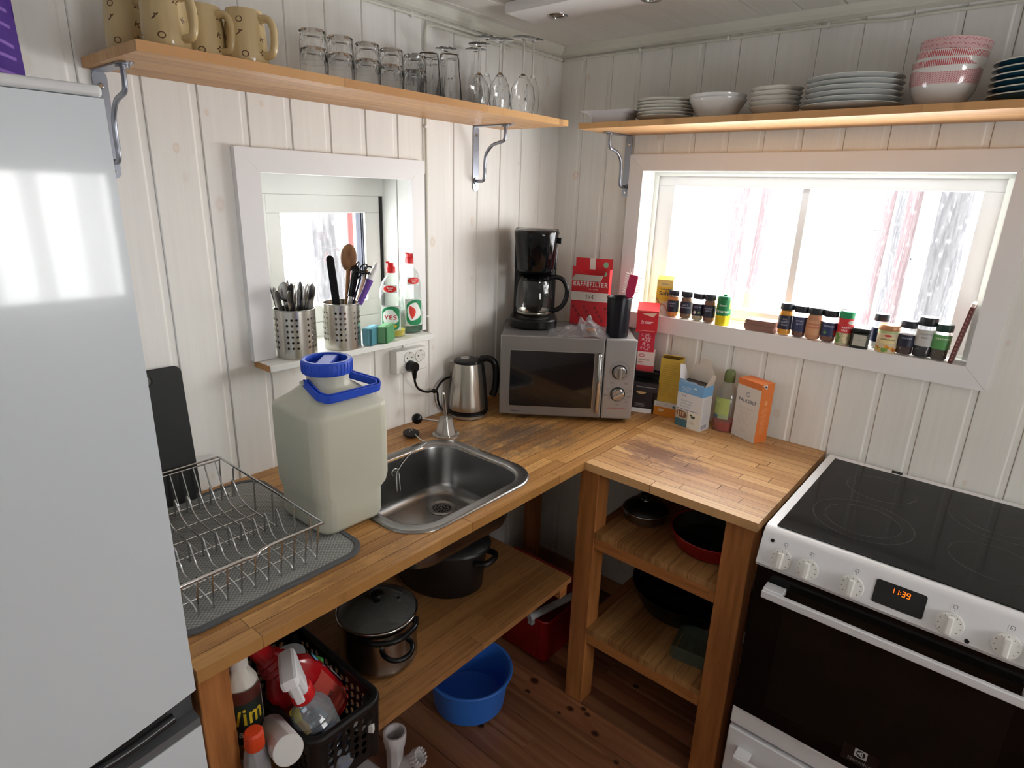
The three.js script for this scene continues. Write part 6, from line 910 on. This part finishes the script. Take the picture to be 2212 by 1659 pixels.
// ------------------------------------------------------------------ under the bench
{
  const Y = 0.4703, steel = std(col(150, 140, 128), 0.2, 1);
  { const t = thing('stock_pot', 'steel cooking pot with black handles and glass lid on the lower shelf', 'pot', [0.402, Y, 1.205], 1.35), r = 0.098;
    part('pot', lathe([[0, 0.001], [r - 0.006, 0.001], [r, 0.006], [r, 0.016], [r - 0.0015, 0.018], [r - 0.0015, 0.128], [r + 0.003, 0.131], [r + 0.003, 0.133], [r - 0.004, 0.132], [r - 0.004, 0.02], [0, 0.012]], 56), steel, t);
    for (const s of [0, PI]) { const h = part('pot_handle', tube([[-0.034, 0.092, r - 0.003], [-0.036, 0.09, r + 0.016], [-0.024, 0.084, r + 0.034], [0, 0.081, r + 0.04], [0.024, 0.084, r + 0.034], [0.036, 0.09, r + 0.016], [0.034, 0.092, r - 0.003]], 0.0065, 40, 10).rotateY(s), M.blackPlastic, t); for (const x of [-0.036, 0.036]) part('rivet', bar([x, 0.1, r - 0.003], [x, 0.1, r + 0.002], 0.005).rotateY(s), M.chrome, h); }
    const l = part('glass_lid', lathe([[r + 0.001, 0.134], [r - 0.02, 0.146], [0.05, 0.156], [0, 0.159]], 48), phys(col(190, 194, 192), 0.03, { transmission: 0.85, thickness: 0 }), t); part('lid_rim', new THREE.TorusGeometry(r, 0.0032, 8, 56).rotateX(PI / 2).translate(0, 0.1345, 0), M.chrome, l); part('lid_knob', merge([cyl(0.009, 0.012, 0.012, 0, 0.158, 0, 20), new THREE.SphereGeometry(0.018, 20, 12).scale(1, 0.55, 1).translate(0, 0.176, 0)]), M.blackPlastic, l);
    part('steam_vent', cyl(0.004, 0.004, 0.003, 0.05, 0.1545, 0.02, 12), M.chrome, l);
    const h2 = part('lid_loop', tube([[-0.07, 0.122, 0.073], [-0.05, 0.119, 0.098], [0, 0.117, 0.113], [0.05, 0.119, 0.098], [0.07, 0.122, 0.073]], 0.0075, 36, 10), M.blackPlastic, t); }
  { const t = thing('roasting_pot', 'large black oval pot with lid behind the steel pot', 'pot', [0.29, Y, 0.885], 0.3), g = (p) => lathe(p, 52).scale(1.25, 1, 0.92), k = std(col(20, 20, 22), 0.4);
    part('pot', g([[0, 0.001], [0.098, 0.001], [0.108, 0.012], [0.116, 0.12], [0.1165, 0.142], [0.126, 0.144], [0.126, 0.149], [0.113, 0.148], [0.104, 0.016], [0, 0.008]]), k, t); part('lid', g([[0.128, 0.15], [0.126, 0.156], [0.1, 0.172], [0.05, 0.182], [0, 0.184]]), k, t);
    for (const s of [0, PI]) part('pot_handle', tube([[0.14, 0.118, -0.04], [0.168, 0.122, -0.03], [0.178, 0.124, 0], [0.168, 0.122, 0.03], [0.14, 0.118, 0.04]], 0.009, 24, 10).rotateY(s), k, t); part('lid_handle', tube([[-0.04, 0.18, 0], [-0.03, 0.2, 0], [0, 0.206, 0], [0.03, 0.2, 0], [0.04, 0.18, 0]], 0.008, 24, 10), k, t); }
  // perforated basket with cleaning bottles
  { const bx0 = 0.315, bx1 = 0.642, bz0 = 1.378, bz1 = 1.54, H = 0.142, k = std(col(16, 17, 18), 0.38), t = thing('plastic_basket', 'black perforated plastic basket full of cleaning bottles', 'basket', [0, Y, 0]);
    const panel = (w, h) => { const s = shapeOf([[-w / 2, 0], [w / 2, 0], [w / 2, h], [-w / 2, h]]), n = Math.floor((w - 0.02) / 0.0195), m = 5; for (let i = 0; i < n; i++) for (let j = 0; j < m; j++) { const c = new THREE.Path(); c.absellipse((i - (n - 1) / 2) * 0.0195, 0.03 + j * 0.0205 + (i % 2) * 0.006, 0.0066, 0.0082, 0, 6.2832, true); s.holes.push(c); } return ext(s, 0.003, 0, 5); };
    const sx = bx1 - bx0, sz = bz1 - bz0;
    part('side', panel(sx - 0.03, H).rotateX(-0.06).translate((bx0 + bx1) / 2, 0, bz0 + 0.01), k, t); part('side', panel(sx - 0.03, H).rotateX(0.06).translate((bx0 + bx1) / 2, 0, bz1 - 0.013), k, t);
    part('end', panel(sz - 0.03, H).rotateY(PI / 2).rotateZ(-0.06).translate(bx1 - 0.013, 0, (bz0 + bz1) / 2), k, t); part('end', panel(sz - 0.03, H).rotateY(PI / 2).rotateZ(0.06).translate(bx0 + 0.01, 0, (bz0 + bz1) / 2), k, t);
    for (const [x, z] of [[bx0 + 0.016, bz0 + 0.016], [bx1 - 0.016, bz0 + 0.016], [bx0 + 0.016, bz1 - 0.016], [bx1 - 0.016, bz1 - 0.016]]) part('corner', cyl(0.012, 0.0165, H, x, 0, z, 16), k, t);
    part('bottom', span(bx0 + 0.012, bx1 - 0.012, 0.0005, 0.004, bz0 + 0.012, bz1 - 0.012), k, t);
    const o = rrect(sx + 0.012, sz + 0.012, 0.034), h = rrect(sx - 0.018, sz - 0.018, 0.022); o.holes.push(new THREE.Path(h.getPoints(8))); part('rim', ext(o, 0.016, 0.004).rotateX(-PI / 2).translate((bx0 + bx1) / 2, H - 0.008, (bz0 + bz1) / 2), k, t); }
  const tilt = (o, x, y, z) => { o.rotation.order = 'YXZ'; o.rotation.set(x, y, z); };
  const bprint = (w, h, d) => std(0xffffff, 0.45, 0, { map: canvasTex(w, h, d) });
  { const t = thing('cleaner_bottle', 'big red cleaner bottle lying tilted in the black basket', 'bottle', [0.585, Y + 0.02, 1.43]), red = phys(col(170, 14, 24), 0.25, { clearcoat: 0.4 });
    const pr = [[0, 0.0], [0.036, 0], [0.042, 0.006], [0.043, 0.03], [0.043, 0.1], [0.038, 0.13], [0.026, 0.15], [0.02, 0.158], [0.023, 0.163], [0.018, 0.17], [0.022, 0.175], [0.0165, 0.182], [0.019, 0.187], [0.0145, 0.193], [0.0145, 0.2], [0, 0.2]];
    part('bottle', lathe(pr, 36).scale(1.25, 1, 0.75), red, t); part('label_print', new THREE.CylinderGeometry(0.0435, 0.0435, 0.085, 20, 1, true, -1.0, 2.0).scale(1.25, 1, 0.76).translate(0, 0.06, 0), bprint(320, 256, (g, w, h) => { g.fillStyle = '#b4473c'; g.fillRect(0, 0, w, h); g.fillStyle = '#8f98a4'; g.fillRect(40, 110, 120, 110); g.fillStyle = '#c6cbd2'; for (let i = 0; i < 6; i++) g.fillRect(50, 122 + i * 15, 90, 5); g.fillStyle = '#32302e'; g.font = 'bold 40px sans-serif'; g.fillText('OXI', 190, 150); g.fillStyle = '#6a7f98'; g.beginPath(); g.arc(100, 60, 20, 0, 7); g.fill(); }), t);
    part('cap', cyl(0.018, 0.017, 0.03, 0, 0.198, 0, 20), red, t); for (const y of [0.118, 0.095]) part('round_sticker', bar([0.05, y, 0.0], [0.0525, y, 0.0], 0.0085, 0.0085, 20), std(col(96, 166, 206), 0.4), t, 'light blue round sticker'); part('barcode_label', box(0.001, 0.03, 0.016, 0.0555, 0.06, 0), bprint(128, 64, (g, w, h) => { g.fillStyle = '#d8dade'; g.fillRect(0, 0, w, h); g.fillStyle = '#343c4c'; for (let i = 0; i < 16; i++) g.fillRect(10 + i * 7, 6, 2 + i % 4, 52); }), t); t.scale.set(1.12, 1.3, 1.16); t.position.set(0.505, Y + 0.04, 1.418); tilt(t, 0, PI / 2 - 0.1, 0.5); }
  { const t = thing('spray_bottle', 'clear blue spray bottle with white and red trigger head in the basket', 'bottle', [0.598, Y + 0.006, 1.468]);
    const ribs = [[0, 0], [0.025, 0], [0.03, 0.004], [0.03, 0.04]]; for (let i = 0; i < 6; i++) ribs.push([0.0265, 0.046 + i * 0.011], [0.0292, 0.0515 + i * 0.011]); ribs.push([0.024, 0.12], [0.014, 0.134], [0.013, 0.14]);
    part('bottle', lathe(ribs, 32), phys(col(214, 224, 232), 0.08, { transmission: 0.8, thickness: 0 }), t); part('liquid', lathe([[0, 0.003], [0.0275, 0.003], [0.0278, 0.05], [0, 0.05]], 28), phys(col(30, 74, 128), 0.15, { transmission: 0.3, thickness: 0 }), t, 'blue liquid');
    part('collar', lathe([[0.0155, 0], [0.0165, 0.002], [0.0165, 0.018], [0.0145, 0.021], [0, 0.021]], 28).translate(0, 0.137, 0), std(col(206, 30, 32), 0.4), t, 'red collar'); part('trigger_head', merge([ext(shapeOf([[-0.016, 0], [0.013, 0], [0.013, 0.014], [0.022, 0.036], [0.024, 0.05], [-0.038, 0.052], [-0.042, 0.04], [-0.02, 0.032]]), 0.024, 0.005).translate(0, 0.156, -0.012), box(0.007, 0.04, 0.012, -0.028, 0.176, 0, 0.003).rotateZ(0.0)]), std(col(232, 232, 236), 0.4), t, 'white trigger head'); t.scale.setScalar(1.38); tilt(t, -0.27, PI - 0.45, 0); t.position.set(0.6, Y + 0.016, 1.466); }
  { const t = thing('cleaner_bottle', 'yellow bottle between the spray bottle and the basket side', 'bottle', [0.55, Y + 0.006, 1.505]); part('bottle', lathe([[0, 0], [0.02, 0], [0.022, 0.004], [0.022, 0.09], [0.012, 0.112], [0.01, 0.125], [0, 0.125]], 28), std(col(206, 150, 40), 0.45), t); part('cap', cyl(0.011, 0.01, 0.02, 0, 0.124, 0, 18), std(col(230, 196, 70), 0.45), t); tilt(t, 0.0, PI / 2, 0.1); }
  { const t = thing('glass_jar', 'grey plastic tub standing at the back of the basket', 'tub', [0.40, Y + 0.0045, 1.44]); part('tub', lathe([[0, 0], [0.026, 0], [0.029, 0.13], [0.03, 0.132], [0, 0.132]], 28), std(col(150, 154, 156), 0.5), t); part('lid', lathe([[0, 0.132], [0.031, 0.132], [0.031, 0.145], [0, 0.147]], 28), std(col(190, 196, 198), 0.5), t); }
  one('scouring_sponge', 'green and yellow scouring sponge wedged in the basket', 'sponge', box(0.03, 0.04, 0.02, 0, 0.02, 0, 0.003), std(col(70, 150, 70), 0.9), [0.455, Y + 0.11, 1.413], 0.4);
  one('soap_bar_box', 'small white packet lying on the basket floor', 'packet', box(0.045, 0.02, 0.03, 0, 0.01, 0, 0.002), std(col(206, 204, 202), 0.6), [0.618, Y + 0.07, 1.405], 0.6);
  { const t = thing('scouring_cream_bottle', 'white bottle with dark yellow lettered label behind the bench leg', 'bottle', [0.53, Y, 1.606], 1.15); part('bottle', lathe([[0, 0], [0.03, 0], [0.033, 0.004], [0.033, 0.25], [0.029, 0.275], [0.017, 0.3], [0.015, 0.31], [0, 0.31]], 32), std(col(222, 218, 208), 0.45), t); part('label_print', new THREE.CylinderGeometry(0.0334, 0.0334, 0.15, 24, 1, true, -1.3, 2.6).translate(0, 0.2, 0), bprint(320, 384, (g, w, h) => { g.fillStyle = '#20302a'; g.fillRect(0, 0, w, h); g.fillStyle = '#5a2a22'; g.fillRect(0, 0, w, 70); g.fillStyle = '#e3c22c'; g.font = 'bold 120px sans-serif'; g.fillText('Vim', 74, 190); g.fillStyle = '#e6e6e2'; g.font = 'bold 54px sans-serif'; g.fillText('classic', 70, 256); g.fillStyle = '#8a5a24'; g.fillRect(0, 300, w, 84); }), t); part('cap', cyl(0.017, 0.016, 0.03, 0, 0.308, 0, 20), std(col(226, 224, 218), 0.45), t); }
  { const t = thing('drain_cleaner_bottle', 'grey bottle with orange cap beside the basket', 'bottle', [0.612, Y, 1.628]); part('bottle', lathe([[0, 0], [0.02, 0], [0.022, 0.004], [0.022, 0.165], [0.019, 0.188], [0.0145, 0.2], [0, 0.2]], 28), std(col(150, 150, 154), 0.3), t); part('cap', lathe([[0, 0], [0.0165, 0], [0.0172, 0.003], [0.0165, 0.03], [0.013, 0.034], [0, 0.035]], 24).translate(0, 0.2, 0), std(col(214, 66, 26), 0.45), t, 'orange cap'); }
  { const t = thing('foil_roll', 'white paper roll lying end out beside the basket', 'roll', [0.66, Y + 0.155, 1.535]); const g = lathe([[0, 0], [0.027, 0], [0.028, 0.0015], [0.028, 0.16], [0.006, 0.16]], 36); part('roll', g, std(col(206, 200, 198), 0.7), t); part('end_disc', lathe([[0, 0.1602], [0.006, 0.1604], [0.02, 0.161], [0.0265, 0.1604]], 32), std(col(216, 214, 212), 0.7), t); t.rotation.order = 'YXZ'; const A = V3(0.555, 0.622, 1.572), B = V3(0.66, 0.666, 1.592), dd = B.clone().sub(A); t.scale.set(0.95, dd.length() / 0.161, 0.95); t.position.copy(A); t.quaternion.setFromUnitVectors(V3(0, 1, 0), dd.normalize()); }
}
// ------------------------------------------------------------------ on the floor
{
  { const t = thing('wash_tub', 'round blue plastic washing up tub on the floor', 'tub', [0.355, 0.001, 0.818]); t.scale.set(1.08, 1.02, 1.08); part('tub', lathe([[0, 0.002], [0.098, 0.002], [0.106, 0.008], [0.118, 0.1], [0.121, 0.118], [0.1275, 0.12], [0.1285, 0.128], [0.126, 0.131], [0.121, 0.13], [0.117, 0.122], [0.103, 0.012], [0.096, 0.006], [0, 0.005]], 60), std(col(52, 118, 218), 0.4), t); part('rim_lip', new THREE.TorusGeometry(0.1262, 0.0045, 10, 60).rotateX(PI / 2).translate(0, 0.1275, 0), std(col(52, 118, 218), 0.4), t); part('foot_ring', new THREE.TorusGeometry(0.085, 0.003, 8, 48).rotateX(PI / 2).translate(0, 0.003, 0), std(col(52, 118, 218), 0.4), t); }
  { const t = thing('storage_crate', 'dark red plastic crate under the bench', 'crate', [0, 0.001, 0]), red = std(col(150, 14, 20), 0.42), n = 8;
    const lv = [[0.0, 0.10, 0.435, 0.29, 0.52], [0.01, 0.095, 0.445, 0.285, 0.53], [0.19, 0.08, 0.462, 0.27, 0.553], [0.2, 0.072, 0.47, 0.262, 0.56], [0.206, 0.074, 0.468, 0.264, 0.558], [0.19, 0.088, 0.454, 0.278, 0.545], [0.02, 0.103, 0.437, 0.293, 0.522]], pos = [], idx = [];
    for (const [y, xa, xb, za, zb] of lv) for (const [sx, sz, a0] of [[1, 1, 0], [-1, 1, PI / 2], [-1, -1, PI], [1, -1, 1.5 * PI]]) for (let i = 0; i < n; i++) { const a = a0 + i / (n - 1) * PI / 2, r = 0.025; pos.push((sx > 0 ? xb - r : xa + r) + r * Math.cos(a), y, (sz > 0 ? zb - r : za + r) + r * Math.sin(a)); }
    const m = 4 * n; for (let k = 0; k < lv.length - 1; k++) for (let j = 0; j < m; j++) { const a = k * m + j, b = k * m + (j + 1) % m; idx.push(a, a + m, b, b, a + m, b + m); } for (const k of [0, lv.length - 1]) { const c = pos.length / 3; pos.push(0.27, lv[k][0], 0.41); for (let j = 0; j < m; j++) idx.push(c, k * m + j, k * m + (j + 1) % m); }
    const g = new THREE.BufferGeometry(); g.setAttribute('position', new THREE.Float32BufferAttribute(pos, 3)); g.setIndex(idx); g.computeVertexNormals(); red.side = THREE.DoubleSide; part('crate', toCreasedNormals(g, 0.7), red, t);
    part('carry_bar', merge([bar([0.402, 0.205, 0.572], [0.452, 0.212, 0.355], 0.0135, 0.0135, 18)]), std(col(176, 178, 182), 0.45), t, 'pale grey carry bar'); part('bar_bracket', box(0.02, 0.03, 0.018, 0.405, 0.192, 0.563, 0.003), std(col(150, 152, 156), 0.45), t); }
  { const t = thing('drain_pipe', 'white plastic drain pipe joint on the floor', 'pipe', [0.378, 0.001, 1.146]), w = std(col(226, 222, 224), 0.4); t.scale.setScalar(1.22);
    part('pipe', lathe([[0.0175, 0], [0.0205, 0], [0.0205, 0.075], [0.024, 0.08], [0.0245, 0.095], [0.0265, 0.097], [0.027, 0.115], [0.0255, 0.117], [0.0215, 0.117], [0.019, 0.105], [0.0175, 0.07], [0.0175, 0]], 36), w, t);
    const nut = []; for (let i = 0; i < 14; i++) { const a = i / 14 * 6.283; nut.push(box(0.006, 0.004, 0.018, Math.cos(a) * 0.0175, Math.sin(a) * 0.0175, 0.01)); }
    const br = part('branch', merge([lathe([[0.012, 0], [0.0145, 0], [0.0145, 0.05], [0.017, 0.05], [0.0175, 0.066], [0.0135, 0.068], [0.012, 0.06], [0.012, 0]], 28).rotateX(PI / 2).rotateX(-0.7).rotateY(2.0)]), w, t); br.position.set(0.008, 0.018, -0.003); const nt = part('union_nut', merge([new THREE.TorusGeometry(0.0165, 0.0035, 8, 28), ...nut.map((g) => g.translate(0, 0, -0.008))]), w, br); nt.rotation.set(-0.7, 2.0, 0, 'YXZ'); nt.position.copy(V3(0, 0, 0.064).applyEuler(new THREE.Euler(-0.7, 2.0, 0, 'YXZ')));
    one('waste_pipe', 'thin grey white pipe lying behind the drain pipe joint', 'pipe', bar([0.2, 0.021, 1.22], [0.36, 0.021, 1.205], 0.02, 0.02, 20), std(col(196, 194, 196), 0.5)); }
}
// ------------------------------------------------------------------ pans on the corner table shelves
{
  const Y1 = 0.6455, Y2 = 0.3005, black = std(col(14, 15, 17), 0.38);
  { const t = thing('sauce_pan', 'small steel saucepan with black domed lid on the upper shelf', 'pan', [0.705, Y1, 0.395]); part('pan', lathe([[0, 0], [0.062, 0], [0.066, 0.004], [0.067, 0.03], [0.069, 0.031], [0.064, 0.031], [0, 0.006]], 40), std(col(150, 144, 136), 0.18, 1), t); part('lid', lathe([[0.07, 0.032], [0.069, 0.036], [0.055, 0.05], [0.03, 0.06], [0, 0.063]], 40), black, t); part('lid_rim', new THREE.TorusGeometry(0.0695, 0.0022, 8, 40).rotateX(PI / 2).translate(0, 0.0325, 0), M.chrome, t); part('lid_knob', merge([cyl(0.012, 0.008, 0.012, 0, 0.061, 0, 18), new THREE.SphereGeometry(0.018, 20, 12).scale(1, 0.62, 1).translate(0, 0.08, 0)]), M.blackPlastic, t); part('knob_ring', new THREE.TorusGeometry(0.0125, 0.0025, 8, 24).rotateX(PI / 2).translate(0, 0.0635, 0), M.chrome, t); }
  { const t = thing('frying_pan', 'red enamelled frying pan on the upper shelf', 'pan', [0.93, Y1, 0.40]); part('pan', lathe([[0, 0], [0.1, 0], [0.108, 0.006], [0.122, 0.048], [0.125, 0.05], [0.123, 0.052], [0.119, 0.049]], 52), std(col(150, 16, 22), 0.35), t, 'red outer wall'); part('inner', lathe([[0.1225, 0.0515], [0.119, 0.048], [0.106, 0.01], [0.1, 0.006], [0, 0.005]], 52), std(col(22, 24, 27), 0.35), t, 'dark non stick inside'); part('pan_handle', merge([bar([0.06, 0.045, -0.1], [0.085, 0.06, -0.23], 0.011, 0.013, 14)]), M.blackPlastic, t); }
  { const t = thing('cooking_pot', 'black lidded pot at the back of the upper shelf', 'pot', [0.80, Y1, 0.16]); part('pot', lathe([[0, 0], [0.08, 0], [0.085, 0.006], [0.085, 0.1], [0, 0.1]], 40), black, t); part('lid', lathe([[0.088, 0.1], [0.08, 0.112], [0.03, 0.125], [0, 0.127]], 40), black, t); part('lid_rim', new THREE.TorusGeometry(0.0865, 0.002, 8, 40).rotateX(PI / 2).translate(0, 0.101, 0), M.chrome, t); }
  { const t = thing('wok_pan', 'large black pan standing on the bottom shelf', 'pan', [0.815, Y2, 0.265]); part('pan', lathe([[0, 0], [0.12, 0], [0.135, 0.008], [0.165, 0.06], [0.172, 0.085], [0.174, 0.088], [0.17, 0.087], [0.16, 0.06], [0.13, 0.014], [0, 0.008]], 56), black, t); part('inner_pot', lathe([[0, 0.012], [0.11, 0.012], [0.128, 0.03], [0.145, 0.13], [0.148, 0.135], [0.142, 0.134], [0.12, 0.03], [0, 0.02]], 52), black, t); }
  { const t = thing('glass_dish', 'clear glass dish corner on the bottom shelf by the leg', 'dish', [0.945, Y2, 0.45], 0.15); part('dish', merge([span(-0.055, 0.055, 0, 0.005, -0.06, 0.06, 0.002), span(-0.06, 0.06, 0.004, 0.045, 0.058, 0.062, 0.0015), span(-0.06, 0.06, 0.004, 0.045, -0.062, -0.058, 0.0015), span(-0.062, -0.058, 0.004, 0.045, -0.06, 0.06, 0.0015), span(0.058, 0.062, 0.004, 0.045, -0.06, 0.06, 0.0015)]), phys(col(214, 228, 224), 0.04, { transmission: 0.95, thickness: 0 }), t); }
}

renderer.render(scene, camera);
